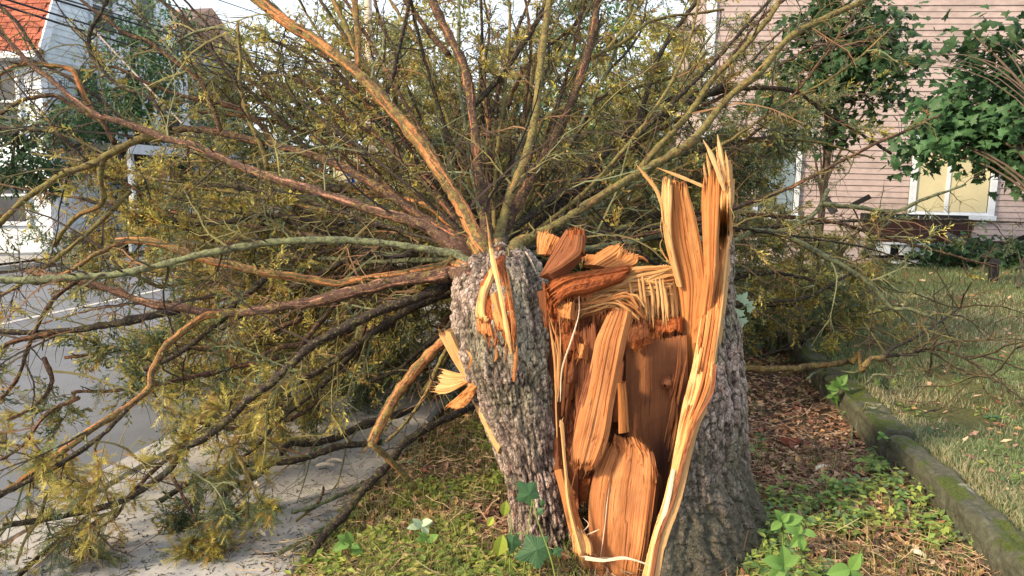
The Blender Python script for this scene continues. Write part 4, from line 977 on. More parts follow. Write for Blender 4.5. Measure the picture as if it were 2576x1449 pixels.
STAT = dict(shoots=0, twigs=0)
def limb(world, radm, matl, fol, tw, r, near=False, sides=10, sec_len=(0.25, 0.85), droop=0.04, ter=7, flatness=0.0, bare=False):
    """one branch: the limb itself, its twigs and its needles"""
    n = len(world)
    rad = radm * (1 + 0.09 * r.normal(size=n) + 0.25 * (r.random(n) > 0.94)); rad = np.maximum(rad, 0.0015)
    v, q = tubes(world[None], rad[None], sides)
    v = v + r.normal(0, 0.02, v.shape) * np.repeat(rad, sides)[:, None]
    caps = [[0, k + 1, k] for k in range(1, sides - 1)] + [[(n - 1) * sides + k, (n - 1) * sides + (k + 1) % sides, (n - 1) * sides + (k + 2) % sides] for k in range(0, sides - 1, 2)]
    ang = np.tile(np.arange(sides) * 2 * math.pi / sides, n); al_ = np.repeat(np.concatenate([[0], np.cumsum(np.linalg.norm(np.diff(world, axis=0), axis=1))]), sides)
    gv = np.stack([0.35 * np.cos(ang), 0.35 * np.sin(ang), al_ * 0.9 + 10 * r.random()], -1)
    me = mesh_np('branch', v, q, np.array(caps + [[(n - 1) * sides, (n - 1) * sides + 2, (n - 1) * sides + 4], [(n - 1) * sides, (n - 1) * sides + 4, (n - 1) * sides + 6]]) if sides >= 8 else np.array([[(n - 1) * sides, (n - 1) * sides + 1, (n - 1) * sides + 2]]), guv=gv, smooth=True)
    o = place('branch', me, matl, TREE)
    L = float(np.linalg.norm(np.diff(world, axis=0), axis=1).sum())
    m = max(2, int(L * tw))
    t = 0.12 + 0.88 * r.random(m); k = t * (n - 1.001); k0 = k.astype(int); f = (k - k0)[:, None]
    b = world[k0] * (1 - f) + world[k0 + 1] * f; tang = nrm(world[k0 + 1] - world[k0])
    side = nrm(np.cross(tang, r.normal(size=(m, 3)) * np.array([1, 1, 1.0]) * (1 - flatness) + np.array([0, 0, 1.0]) * flatness * r.choice([-1, 1], (m, 1))))
    ln = (sec_len[0] + (sec_len[1] - sec_len[0]) * r.random(m) ** 1.5) * (1.1 - 0.6 * t)
    sec = grow(b, tang * 0.75 + side, ln, 7, 0.16, droop, r)
    sr = (0.003 + 0.0055 * np.minimum(1, ln / 0.8))[:, None] * np.linspace(1, 0.35, 8)[None]
    # third order
    c = ter
    ix = np.repeat(np.arange(m), c); tt = 0.2 + 0.8 * r.random(m * c); kk = tt * 6.999; j0 = kk.astype(int); ff = (kk - j0)[:, None]
    b2 = sec[ix, j0] * (1 - ff) + sec[ix, j0 + 1] * ff; tg2 = nrm(sec[ix, j0 + 1] - sec[ix, j0])
    sd2 = nrm(np.cross(tg2, r.normal(size=(m * c, 3)) * (1 - flatness) + np.array([0, 0, 1.0]) * flatness * r.choice([-1, 1], (m * c, 1))))
    l2 = (0.06 + 0.24 * r.random(m * c) ** 1.5) * (0.5 + 0.7 * ln[ix])
    ter_ = grow(b2, tg2 * 0.8 + sd2, l2, 4, 0.22, droop * 1.5, r)
    r2 = 0.0023 * np.linspace(1, 0.45, 5)[None] * np.ones((m * c, 1))
    c4 = 2 * len(ter_) if tw > 3 else 0
    far = sides < 10
    if far: sec_d, sr_d = sec[:, ::2][:, :4], sr[:, ::2][:, :4]
    else: sec_d, sr_d = sec, sr
    ks_ = sec_d.shape[1]; n3 = 2 if far else 3; tds = ter_[:, ::2]; r2d = r2[:, ::2] * (1.25 if far else 1.0)
    v1, q1 = tubes(sec_d, sr_d, 3); v2, q2 = tubes(tds, r2d, n3)
    if far: q2 = q2.reshape(len(tds), -1, 2, 4)[:, :, 0].reshape(-1, 4)
    ms = max(2, int(L * (3 if far else 8))); ks = r.integers(0, n - 1, ms); tg = nrm(world[ks + 1] - world[ks]); sd3 = nrm(np.cross(tg, r.normal(size=(ms, 3))))
    st = grow(world[ks] + sd3 * rad[ks][:, None] * 0.6, sd3 + tg * 0.5, 0.02 + 0.07 * r.random(ms) ** 2, 3, 0.15, 0.0, r); v3, q3 = tubes(st, np.minimum(0.0055, rad[ks] * 0.4)[:, None] * np.array([[1.3, 0.9, 0.8, 0.5]]), 4)
    cc = COLS_TW[r.integers(0, len(COLS_TW), m)]
    col = np.concatenate([np.repeat(cc, ks_ * 3, 0), np.repeat(cc[ix], 3 * n3, 0), np.repeat(COLS_TW[r.integers(0, 3, ms)] * 0.8, 16, 0)]) * (0.8 + 0.4 * r.random((len(v1) + len(v2) + len(v3), 1)))
    place('twigs', mesh_np('twigs', np.concatenate([v1, v2, v3]), np.concatenate([q1, q2 + len(v1), q3 + len(v1) + len(v2)]), col=col), M_TWIG, None, 'stuff').parent = o
    STAT['twigs'] += m + m * c
    if fol > 0:
        # needles sit on the outer twigs; dead inner twigs stay bare
        sel = r.random(len(ter_)) < fol * np.interp(t[ix], [0.1, 0.5], [0.25, 1.0])
        tp = ter_[sel]
        if len(tp) > 3:
            B = []; D = []
            for kx in range(1, 5):
                tgk = nrm(tp[:, kx] - tp[:, kx - 1])
                reps = 3
                for _ in range(reps):
                    fr = r.random((len(tp), 1)); B.append(tp[:, kx - 1] * (1 - fr) + tp[:, kx] * fr)
                    D.append(tgk + 0.75 * nrm(np.cross(tgk, r.normal(size=tgk.shape))))
            ssel = sec[r.random(m) < fol]
            for kx in range(3, 8):
                if len(ssel):
                    tgk = nrm(ssel[:, kx] - ssel[:, kx - 1]); B.append(ssel[:, kx]); D.append(tgk + 0.7 * nrm(np.cross(tgk, r.normal(size=tgk.shape))))
            B = np.concatenate(B); D = np.concatenate(D)
            sl = (0.035 + 0.05 * r.random(len(B)) ** 1.4) * (1.0 if near else 1.2)
            vv, tr, cl = shoots_mesh(B, D, sl, needle_colour(B, r, r.normal(0, 0.22)), TPLF if near else TPL, r)
            nd = place('needles', mesh_np('needles', vv, tris=tr, col=cl), M_NEEDLE, None, 'stuff'); nd.parent = o
            STAT['shoots'] += len(B)
    # children of a limb keep world coordinates
    for ch in o.children: ch.matrix_parent_inverse = Matrix.Identity(4)
    return o

# many thinner bare limbs fanning out between the traced ones
rf = np.random.default_rng(55)
for k in range(58):
    th = math.radians(8 + 205 * (k + rf.random()) / 58)           # from right and slightly down, over the top, to left and down
    ln_ = (650 + 750 * rf.random()) * (0.8 if math.sin(th) < 0 else 1.0); x0 = 1240 + 60 * math.cos(th); y0 = 655 - 50 * math.sin(th)
    cv = rf.normal(0, 0.22); pts_ = []
    for s in np.linspace(0, 1, 7):
        a_ = th + cv * s; pts_.append((x0 + ln_ * s * math.cos(a_) + rf.normal(0, 10) * s, y0 - ln_ * s * math.sin(a_) * 0.85 + rf.normal(0, 10) * s + (40 * s * s if abs(math.cos(th)) > 0.6 else 0)))
    LIMBS.append((pts_, 4.1 + 1.2 * rf.random(), 4.9 + 1.3 * rf.random(), 5 + 3 * rf.random(), 2.2, 'dobdbog'[k % 7], 0.06, 5))
for k, (pts, Y0, Y1, r0, r1, mk, fol, tw) in enumerate(LIMBS):
    r = np.random.default_rng(1000 + k)
    mx, my = np.mean(pts, 0)
    if mx < 760 and 820 < my < 1120: fol = max(fol, 0.4); tw = max(tw, 7)
    if my < 300 and mx < 1150: fol = min(fol, 0.25)
    if mx < 650 and my <= 820 and tw >= 6: tw += 3
    pts = np.array(pts, float); seg = np.concatenate([[0], np.cumsum(np.hypot(*np.diff(pts, axis=0).T))]); seg /= seg[-1]
    if np.hypot(pts[0, 0] - 1230, pts[0, 1] - 650) < 130: Y0 -= 0.22
    p3 = np.column_stack([pts, Y0 + (Y1 - Y0) * seg])
    n = max(10, int(np.hypot(*np.diff(pts, axis=0).T).sum() / 14))
    c = catmull(p3, n)
    c[:, :2] += np.cumsum(r.normal(0, 0.8, (n, 2)), 0) * np.linspace(0, 1, n)[:, None] * 0.5 + r.normal(0, 0.7, (n, 2))
    if np.hypot(pts[0, 0] - 1230, pts[0, 1] - 650) < 130:
        # root the limb in the bark it grows from
        dv = np.array([1256, 715]) - pts[0]; s0 = pts[0] + dv / np.hypot(*dv) * 26; hy = on_trunk(s0[0], s0[1], -0.03)
        if 3.0 < hy < Y0 + 0.1: c = np.vstack([[s0[0], s0[1], hy], (np.append(s0, hy) * 0.5 + c[0] * 0.5), c])
    w = P(c[:, 0], c[:, 1], c[:, 2])
    ax = axis_at(Y0)[:3]
    if np.linalg.norm(w[0] - ax) < 0.45:
        w = np.vstack([[0.6 * ax + 0.4 * w[0]], w]); c = np.vstack([c[0], c])
    rp = np.linspace(r0, r1, len(w)) * c[:, 2] / F
    if np.linalg.norm(w[0] - ax) < 0.45: rp = rp * (1 + 0.8 * np.exp(-np.arange(len(w)) / 2.5))
    limb(w, rp, LM[mk], fol, tw, r, near=(Y0 + Y1) / 2 < 3.6, sec_len=(0.10, 0.34) if tw >= 14 else ((0.18, 0.75) if tw >= 5 else (0.1, 0.3)), ter=9 if tw >= 7 else 7)

# --- the rest of the crown further along the trunk
def crown_branch(k, Y, ph, L, fol, tw, seed):
    r = np.random.default_rng(seed)
    ax = axis_at(Y); rd = np.array([math.cos(ph), 0.0, math.sin(ph)])
    d = nrm(rd + np.array([0, 0.28, 0.05])); nseg = 18; pth = [ax[:3]]
    for s in range(nseg):
        d = nrm(d + np.array([0, 0.02, -0.012 + 0.03 * s / nseg]) + r.normal(0, 0.045, 3))
        pth.append(pth[-1] + d * L / nseg)
    pth = np.array(pth); p_, a_ = pa_of(pth[:, 0], pth[:, 1])
    lo = np.where(p_ < -1.38, -0.1, ground_z(p_, a_)) + 0.10        # branches under the trunk are pressed flat on the ground
    pth[:, 2] = np.where(pth[:, 2] < lo + 0.25, lo + 0.25 * np.exp(np.minimum(0, (pth[:, 2] - lo - 0.25) / 0.5)), pth[:, 2])
    rad = np.linspace(0.024, 0.005, nseg + 1) * (0.6 + 0.5 * L / 4)
    limb(pth, rad, (L_DARK, L_BROWN, L_DARK, L_OLIVE)[k % 4], fol, tw, r, sides=8, sec_len=(0.3, 1.0), droop=0.09, ter=8, flatness=0.5)
NB = 84
for k in range(NB):
    r = np.random.default_rng(3000 + k)
    Y = 5.2 + 8.0 * (k / NB) ** 0.9 + 0.3 * r.random()
    ph = r.random() * 2 * math.pi
    L = (3.9 * (1 - (Y - 4.2) / 11.0) + 0.5) * (0.75 + 0.4 * r.random())
    if math.cos(ph) < 0.2 and math.sin(ph) > 0.2: L *= 0.60
    crown_branch(k, Y, ph, L, 0.9, 7.5, 3000 + k)
# long living branches to the left low down, to the right, and standing up
for k, (Y, ph, L) in enumerate([(4.6, 200, 3.0), (4.8, 215, 2.6), (5.0, 190, 3.4), (5.3, 185, 3.8), (5.6, 205, 3.2), (5.9, 178, 3.8), (6.2, 192, 3.6), (6.6, 172, 3.9), (7.0, 186, 3.6), (4.4, 188, 3.0), (4.5, 176, 3.2), (4.7, 168, 3.4), (4.9, 230, 2.2), (5.2, 245, 1.8), (7.6, 170, 3.6), (8.2, 180, 3.4), (5.4, 160, 3.2), (6.0, 150, 2.5),
        (5.2, 350, 3.6), (5.8, 4, 3.9), (6.4, 12, 4.0), (6.8, -6, 3.9), (7.3, 18, 4.0), (7.8, 8, 3.8), (8.4, -2, 3.8), (6.1, 22, 3.8), (7.0, 30, 3.9), (8.8, 14, 3.6), (5.5, -14, 3.2), (6.6, -12, 3.8),
        (4.9, 14, 3.0), (5.1, 24, 3.4), (5.4, 6, 3.6), (6.2, 2, 4.0), (6.0, 34, 3.6), (6.0, 60, 3.5), (6.5, 95, 2.4), (7.0, 75, 3.8), (7.5, 110, 2.2), (8.0, 85, 3.0), (8.5, 125, 2.0), (6.8, 50, 3.8), (7.8, 45, 3.8), (6.3, 125, 2.0), (7.2, 140, 2.3), (9.0, 60, 3.6), (9.2, 100, 2.4)]):
    crown_branch(k, Y, math.radians(ph), L, 0.95, 8.0, 5000 + k)
print('STAT', STAT)

# ------------------------------------------------------------------ garden edging wall
def mossy_stone():
    m, nt, b = new_mat('mossy_concrete')
    p = pos(nt)
    c = ramp(nt, noise(nt, p, 30, 6, 0.7), [(0.3, (0.055, 0.057, 0.038)), (0.55, (0.11, 0.112, 0.078)), (0.75, (0.18, 0.178, 0.14))])
    g = nt.nodes.new('ShaderNodeNewGeometry'); sx = nt.nodes.new('ShaderNodeSeparateXYZ'); nt.links.new(g.outputs['Normal'], sx.inputs[0])
    mossn = noise(nt, p, 7, 5, 0.65)
    mm = nt.nodes.new('ShaderNodeMath'); mm.operation = 'MULTIPLY'
    nt.links.new(mixfac(nt, mossn, 0.46, 0.54, 1.0), mm.inputs[0]); nt.links.new(mixfac(nt, sx.outputs['Z'], 0.3, 0.8, 1.0), mm.inputs[1])
    moss = ramp(nt, noise(nt, p, 140, 4), [(0.3, (0.03, 0.045, 0.01)), (0.7, (0.11, 0.14, 0.03))])
    c = mix(nt, mm.outputs[0], c, moss)
    c = mix(nt, mixfac(nt, noise(nt, p, 5.5, 3), 0.66, 0.70, 0.5), c, (0.45, 0.44, 0.40))
    base(nt, b, c); bump(nt, b, noise(nt, p, 90, 6, 0.75), 0.9, 0.012)
    return m
M_STONE = mossy_stone()

def rough_block(name, a0, a1, p0, p1, z0, z1, seed, parent, tilt=0.0):
    na, nprof = max(12, int((a1 - a0) / 0.03)), 0
    prof = [(p0, z0), (p0 - 0.004, (z0 + z1) / 2), (p0, z1 - 0.02), (p0 + 0.018, z1)] + [(p0 + (p1 - p0) * s, z1) for s in (0.3, 0.5, 0.7)] + [(p1 - 0.018, z1), (p1, z1 - 0.02), (p1, z0)]
    # finer profile
    pr_ = np.array(prof); cm = np.concatenate([[0], np.cumsum(np.hypot(*np.diff(pr_, axis=0).T))]); dd = np.linspace(0, cm[-1], 26); prof = np.stack([np.interp(dd, cm, pr_[:, 0]), np.interp(dd, cm, pr_[:, 1])], -1)
    aa = np.linspace(a0, a1, na)
    pp, A2 = np.meshgrid(prof[:, 0], aa); zz, _ = np.meshgrid(prof[:, 1], aa)
    nz = (fbm(A2 * 9 + seed, zz * 30 + pp * 20 + seed, 4, seed) - 0.47)
    pp = pp + nz * 0.035 + tilt * (A2 - a0); zz = zz + (fbm(A2 * 6 + seed, pp * 18, 4, seed + 2) - 0.47) * 0.06
    v = PA(pp, A2, zz); q = [grid_quads(na, 26)]
    vv = v.reshape(-1, 3)
    cen = np.stack([v[0].mean(0), v[-1].mean(0)]); n = len(vv)
    t = [[k, k + 1, n] for k in range(25)] + [[(na - 1) * 26 + k + 1, (na - 1) * 26 + k, n + 1] for k in range(25)]
    return place(name, mesh_np(name, np.vstack([vv, cen]), np.concatenate(q), np.array(t)), M_STONE, parent)

EDGE = thing('edging_wall', 'low mossy concrete edging between leaf litter and lawn, cracked into blocks', 'garden wall', tuple(PA(1.5, 3.0, 0.0)))
rough_block('block', 0.9, 4.18, 1.43, 1.575, -0.12, 0.168, 1, EDGE, -0.006)
rough_block('block', 4.26, 5.95, 1.40, 1.585, -0.12, 0.172, 2, EDGE, 0.004)
rough_block('block', 6.05, 7.1, 1.42, 1.60, -0.12, 0.165, 3, EDGE, 0.01)
rough_block('block', 7.2, 7.75, 1.30, 1.52, -0.12, 0.25, 4, EDGE, 0.0)

# ------------------------------------------------------------------ pink house on the right
def siding_mat(name, col, dirt, amt):
    m, nt, b = new_mat(name)
    p = pos(nt)
    c = ramp(nt, noise(nt, p, 6, 5, 0.6), [(0.3, tuple(x * 0.85 for x in col)), (0.7, tuple(min(1, x * 1.1) for x in col))])
    d = noise(nt, mapping(nt, p, (1.0, 1.0, 2.2)), 1.3, 7, 0.72)
    c = mix(nt, mixfac(nt, d, 0.48, 0.72, amt), c, dirt)
    base(nt, b, c); b.inputs['Roughness'].default_value = 0.6
    bump(nt, b, noise(nt, mapping(nt, p, (4, 4, 60)), 3, 4), 0.2, 0.01)
    return m
M_PINK = siding_mat('pink_siding', (0.43, 0.345, 0.335), (0.21, 0.17, 0.15), 0.8)
M_WHITE = plain('white_trim', (0.60, 0.65, 0.72), 0.12, 6, 0.5)
M_SHADE = plain('cream_blind', (0.52, 0.47, 0.30), 0.10, 3, 0.7, 0.05)
M_BLIND = plain('blue_blind', (0.20, 0.27, 0.33), 0.2, 5, 0.5)
M_REDB = siding_mat('brown_red_boards', (0.045, 0.018, 0.015), (0.02, 0.012, 0.011), 0.6)
M_BLACK = plain('black_and_shade', (0.020, 0.020, 0.024), 0.3, 8, 0.7)
M_GREYR = plain('grey_roofing', (0.085, 0.088, 0.095), 0.2, 20, 0.9)
m_, nt_, b_ = new_mat('window_glass'); base(nt_, b_, (0.10, 0.13, 0.16)); b_.inputs['Roughness'].default_value = 0.08; b_.inputs['Specular IOR Level'].default_value = 0.6
M_GLASS = m_

HY = 12.9
HO = P(2400, 560, HY)
a_t, a_r = math.radians(6.0), math.radians(1.3)
HU = np.array([math.cos(a_t) * math.cos(a_r), -math.sin(a_t) * math.cos(a_r), -math.sin(a_r)])
HN = np.array([-math.sin(a_t), -math.cos(a_t), 0.0])
HV = np.cross(HN, HU); HV = HV if HV[2] > 0 else -HV
def house_uv(x, y, off=0.0):
    """wall coordinates of a working pixel"""
    o = np.array([0, 0, CAM_Z]); d = P(x, y, 10.0) - o
    s = ((HO + HN * off - o) @ HN) / (d @ HN)
    q = o + d * s - HO
    return q @ HU, q @ HV
def hpt(u, v, off=0.0):
    return HO + u * HU + v * HV + off * HN
def hbox(mb, u0, u1, v0, v1, o0, o1):
    c8 = [hpt(u0, v0, o1), hpt(u1, v0, o1), hpt(u1, v0, o0), hpt(u0, v0, o0), hpt(u0, v1, o1), hpt(u1, v1, o1), hpt(u1, v1, o0), hpt(u0, v1, o0)]
    return mb.hexa(np.array(c8))

PINK = thing('pink_house', 'pink clapboard house with stained boards and a cream-blinded window at right', 'house', tuple(hpt(0, -0.9)))
u_l = house_uv(1760, 500)[0]; u_r = house_uv(2950, 500)[0]
v_b = house_uv(2400, 690)[1]; v_t = house_uv(2400, -60)[1]
pitch = 0.100
nb = int((v_t - v_b) / pitch) + 1
hbox(MB(), u_l, u_r, v_b - 0.1, v_t + 0.2, -6.0, -0.02).build('house_body', M_PINK, PINK)
bm_ = None
for k in range(nb):
    v0 = v_b + k * pitch
    c8 = np.array([hpt(u_l, 0, 0.016), hpt(u_r, 0, 0.016), hpt(u_r, 0, -0.012), hpt(u_l, 0, -0.012), hpt(u_l, pitch + 0.003, 0.0005), hpt(u_r, pitch + 0.003, 0.0005), hpt(u_r, pitch + 0.003, -0.012), hpt(u_l, pitch + 0.003, -0.012)])
    if bm_ is None:
        o = MB().hexa(c8).build('siding_board', M_PINK, PINK); bm_ = o.data
    else:
        o = place('siding_board', bm_, None, PINK)
    o.location = tuple(HV * v0 + HN * 0.002 * math.sin(k * 3.1))
hbox(MB(), u_l - 0.06, u_l + 0.10, v_b, v_t, -0.02, 0.05).build('corner_board', M_WHITE, PINK)
def house_window(x0, x1, y0, y1, blind, mull, fr=0.10):
    ua, vb = house_uv(x0, y1); ub, _ = house_uv(x1, y1); vt = house_uv((x0 + x1) / 2, y0)[1]
    w = hbox(MB(), ua, ub, vb, vt, 0.0, 0.03).build('window', M_GLASS, PINK)
    mb = MB()
    hbox(mb, ua, ua + fr, vb, vt, 0.032, 0.075); hbox(mb, ub - fr, ub, vb, vt, 0.032, 0.075); hbox(mb, ua + fr, ub - fr, vt - fr, vt, 0.032, 0.07); hbox(mb, ua - 0.03, ub + 0.03, vb - 0.05, vb + 0.045, 0.034, 0.10)
    f = mb.build('frame', M_WHITE, None); f.parent = w
    mb = MB(); hbox(mb, ua + fr + 0.02, ub - fr - 0.02, vb + 0.10, vt - fr, 0.033, 0.04); s = mb.build('blind', blind, None); s.parent = w
    mb = MB()
    if mull: um = ua + (ub - ua) * mull; hbox(mb, um - 0.03, um + 0.03, vb + 0.045, vt - fr, 0.041, 0.06)
    hbox(mb, ua + fr, ub - fr, vb + 0.046, vb + 0.095, 0.041, 0.058)
    s = mb.build('sash', M_WHITE, None); s.parent = w
house_window(2279, 2494, 335, 544, M_SHADE, 0.44)
house_window(1890, 2003, 370, 545, M_BLIND, 0.0, 0.08)
for k, (x0, x1) in enumerate(((1996, 2006),)):
    pass
# porch wreckage below the window
def hthing(name, label, cat, x, y, off):
    u, v = house_uv(x, y, off); return thing(name, label, cat, tuple(hpt(u, v, off)))
PW = hthing('collapsed_porch_roof', 'dark red-brown collapsed porch boards under the cream-blinded window', 'porch roof', 2300, 615, 0.5)
ua, vb = house_uv(2168, 613, 0.5); ub, vt = house_uv(2442, 560, 0.5); hbt = (vt - vb) / 3
for k in range(3):
    hbox(MB(), ua, ub + 0.02 * k, vb + k * hbt + 0.003, vb + (k + 1) * hbt - 0.003, 0.42 + 0.02 * k, 0.50 + 0.01 * k).build('board', M_REDB, PW)
hbox(MB(), ua, ub - 0.05, vt + 0.004, vt + 0.11, 0.30, 0.51).build('flashing', M_BLACK, PW)
for k in range(4):
    uu_ = ua + (ub - ua) * (0.28 + 0.11 * k); hbox(MB(), uu_, uu_ + 0.015, vt + 0.03, vt + 0.09, 0.512, 0.52).build('hook', M_WHITE, PW)
hbox(MB(), ub + 0.03, ub + 0.75, vb - 0.10 + 0.05, vb + 0.10, 0.36, 0.44).build('board', M_REDB, PW)
GT = hthing('fallen_gutter', 'white metal gutter lying bent below the dark porch boards', 'gutter', 2300, 640, 0.55)
ua, vb = house_uv(2168, 643, 0.55); u2 = house_uv(2236, 640, 0.55)[0]; u3 = house_uv(2262, 640, 0.55)[0]; ub = house_uv(2420, 640, 0.55)[0]; vt = house_uv(2300, 616, 0.55)[1]
hbox(MB(), ua, u2, vb + 0.02, vt, 0.52, 0.58).build('gutter_panel', M_WHITE, GT)
hbox(MB(), u3, ub, vb + 0.03, vt, 0.50, 0.56).build('gutter_panel', M_WHITE, GT)
hbox(MB(), ua - 0.02, ub + 0.05, vt + 0.002, vt + 0.03, 0.48, 0.60).build('gutter_lip', M_WHITE, GT)
hbox(MB(), u2 - 0.05, ub - 0.3, vb - 0.10, vb - 0.05, 0.62, 0.70).build('gutter_rail', M_WHITE, GT)
hbox(MB(), ua + 0.1, ub, vb - 0.04, vt - 0.02, 0.30, 0.45).build('shade_sheet', M_BLACK, GT)  # black sheet added behind the gutter, standing in for shade in its gap
def leaning_board(name, label, cat, pts, off0, off1, w, mat, th=0.05):
    A = hpt(*house_uv(*pts[0], off0), off0); B = hpt(*house_uv(*pts[1], off1), off1)
    d = nrm(B - A); s = nrm(np.cross(d, HN)) * w / 2; n2 = HN * th
    c8 = np.array([A - s, A + s, A + s - n2, A - s - n2, B - s, B + s, B + s - n2, B - s - n2])
    o = MB().hexa(c8).build(name, mat); tag(o, label, cat); return o
leaning_board('corner_board', 'pink broken corner board leaning beside the white gutter', 'board', ((2178, 592), (2124, 664)), 0.55, 0.9, 0.20, M_PINK)
leaning_board('broken_plank', 'red-brown plank leaning left of the pink broken corner board', 'board', ((2160, 590), (2108, 645)), 0.45, 0.7, 0.09, M_REDB)
leaning_board('broken_rafter', 'black broken rafter sticking out left of the window', 'board', ((2142, 518), (2189, 494)), 0.5, 0.7, 0.08, M_BLACK)
leaning_board('broken_rafter', 'black broken rafter end among the dead twigs near the house', 'board', ((2076, 500), (2100, 536)), 0.6, 0.7, 0.12, M_BLACK)
leaning_board('broken_plank', 'weathered grey plank slanting over the dark porch boards', 'board', ((2380, 590), (2446, 622)), 0.65, 0.9, 0.10, M_GREYR)
leaning_board('broken_rafter', 'black strut at the far right end of the collapsed porch', 'board', ((2540, 612), (2600, 588)), 0.4, 0.6, 0.07, M_BLACK)
# porch roof further left
PR = hthing('grey_porch_roof', 'grey sagging porch roof with pale trim seen between the two long limbs', 'porch roof', 1640, 400, 0.3)
P8 = lambda x0, x1, y0, y1, Y, d: np.concatenate([P([x0, x1, x1, x0], [y, y, y, y], [Y, Y, Y + d, Y + d]) for y in (y1, y0)])
MB().hexa(P8(1560, 1700, 345, 402, 12.2, 1.6)).build('roof_slab', M_GREYR, PR)
MB().hexa(P8(1600, 1690, 327, 341, 12.1, 0.2)).build('trim', M_WHITE, PR)
for x in (1575, 1688):
    MB().hexa(P8(x, x + 14, 403, 640, 12.6, 0.15)).build('post', M_WHITE, PR)

# lantern by the shrub
LT = thing('garden_lantern', 'small dark cylindrical garden light standing in the lawn by the house shrubs', 'garden light', tuple(PG(2497, 704, 0.25)))
lb = PG(2497, 704, 0.25)
for nm, z0, z1, r0, r1 in (('lamp_body', -0.02, 0.20, 0.062, 0.062), ('lamp_cap', 0.22, 0.29, 0.085, 0.05), ('lamp_neck', 0.20, 0.22, 0.05, 0.05)):
    zz = np.array([z0, z0 + 0.001, z1 - 0.001, z1]); v, q = tubes((lb + np.stack([0 * zz, 0 * zz, zz], -1))[None], np.array([[0.002, r0, r1, 0.002]]), 14)
    place(nm, mesh_np(nm, v, q), M_BLACK, LT)

# ------------------------------------------------------------------ pale blue house across the road, and its neighbour
M_BLUE = siding_mat('pale_blue_siding', (0.74, 0.82, 0.90), (0.55, 0.62, 0.69), 0.4)
M_GREYS = siding_mat('grey_siding', (0.34, 0.38, 0.42), (0.22, 0.24, 0.27), 0.4)
M_SHING = plain('red_shingle', (0.34, 0.105, 0.065), 0.45, 5, 0.9, 0.4)
M_SHING2 = plain('peach_roofing', (0.42, 0.27, 0.21), 0.25, 4, 0.9, 0.3)
M_CREAMW = plain('cream_render', (0.72, 0.60, 0.38), 0.12, 3)
M_DARKW = plain('dark_window', (0.05, 0.055, 0.065), 0.2, 3, 0.2, 0.0, 0.5)

def sbox(p0, p1, a0, a1, z0, z1):
    return MB().hexa(np.concatenate([PA([p0, p1, p1, p0], [a0, a0, a1, a1], z) for z in (z0, z1)]))
PH, A0, A1, EZ = -14.0, 16.4, 22.4, 4.95
BH = thing('blue_house', 'pale blue clapboard house with red shingled gambrel roof behind bare twigs', 'house', tuple(PA(PH, A0, -0.05)))
# body: gambrel end facing the street
AM = (A0 + A1) / 2
prof = [(A0, -0.1), (A1, -0.1), (A1, EZ), (A1 - 1.1, EZ + 2.6), (AM, EZ + 3.8), (A0 + 1.1, EZ + 2.6), (A0, EZ)]
fr = np.array([PA(PH, a, z) for a, z in prof]); bk = np.array([PA(PH - 9, a, z) for a, z in prof])
mb = MB(); n7 = 7
mb.add(np.vstack([fr, bk]), [[k, (k + 1) % 7, 7 + (k + 1) % 7, 7 + k] for k in range(7)], [[0, 1, 2], [0, 2, 6], [6, 2, 3], [6, 3, 5], [5, 3, 4], [7, 9, 8], [7, 13, 9], [13, 10, 9], [13, 12, 10], [12, 11, 10]])
mb.build('house_body', M_BLUE, BH)
def clap(root, mat, p, a0f, a1f, z0, z1, pit, face='p'):
    k = 0
    z = z0
    while z < z1:
        a0_, a1_ = a0f(z), a1f(z)
        if face == 'p': c8 = np.concatenate([PA([p, p + 0.022, p + 0.022, p], [a0_, a0_, a1_, a1_], z), PA([p, p + 0.008, p + 0.008, p], [a0_, a0_, a1_, a1_], z + pit)])
        else: c8 = np.concatenate([PA([a0_, a1_, a1_, a0_], [p - 0.022, p - 0.022, p, p], z), PA([a0_, a1_, a1_, a0_], [p - 0.008, p - 0.008, p, p], z + pit)])
        MB().hexa(c8).build('siding_board', mat, root); z += pit; k += 1
ra = lambda z: A0 + max(0, (z - EZ)) * 1.1 / 2.6 if z < EZ + 2.6 else AM
rb = lambda z: A1 - max(0, (z - EZ)) * 1.1 / 2.6 if z < EZ + 2.6 else AM
clap(BH, M_BLUE, PH, ra, rb, 0.6, EZ + 2.3, 0.16)
clap(BH, M_BLUE, A0, lambda z: PH - 6, lambda z: PH, 0.6, EZ - 0.2, 0.16, 'a')
# near slope of the roof: shingles one by one over a deck
def deck(a_lo, z_lo, a_hi, z_hi, name):
    c8 = np.concatenate([PA([PH - 9, PH + 0.25, PH + 0.25, PH - 9], [a_lo, a_lo, a_lo + 0.10, a_lo + 0.10], z_lo), PA([PH - 9, PH + 0.25, PH + 0.25, PH - 9], [a_hi, a_hi, a_hi + 0.10, a_hi + 0.10], z_hi)])
    MB().hexa(c8).build(name, M_SHING, BH)
deck(A0 - 0.30, EZ - 0.30, A0 + 1.02, EZ + 2.6, 'roof')
c8 = np.concatenate([PA([PH - 9, PH + 0.25, PH + 0.25, PH - 9], [A0 + 1.0, A0 + 1.0, AM, AM], [EZ + 2.6, EZ + 2.6, EZ + 3.85, EZ + 3.85]), PA([PH - 9, PH + 0.25, PH + 0.25, PH - 9], [A0 + 1.0, A0 + 1.0, AM, AM], [EZ + 2.7, EZ + 2.7, EZ + 3.95, EZ + 3.95])])
MB().hexa(c8).build('roof', M_SHING, BH)
sh = None
sl = np.array([1.32, 2.9]) ; Ls = float(np.hypot(*sl)); sl = sl / Ls
rs = np.random.default_rng(5)
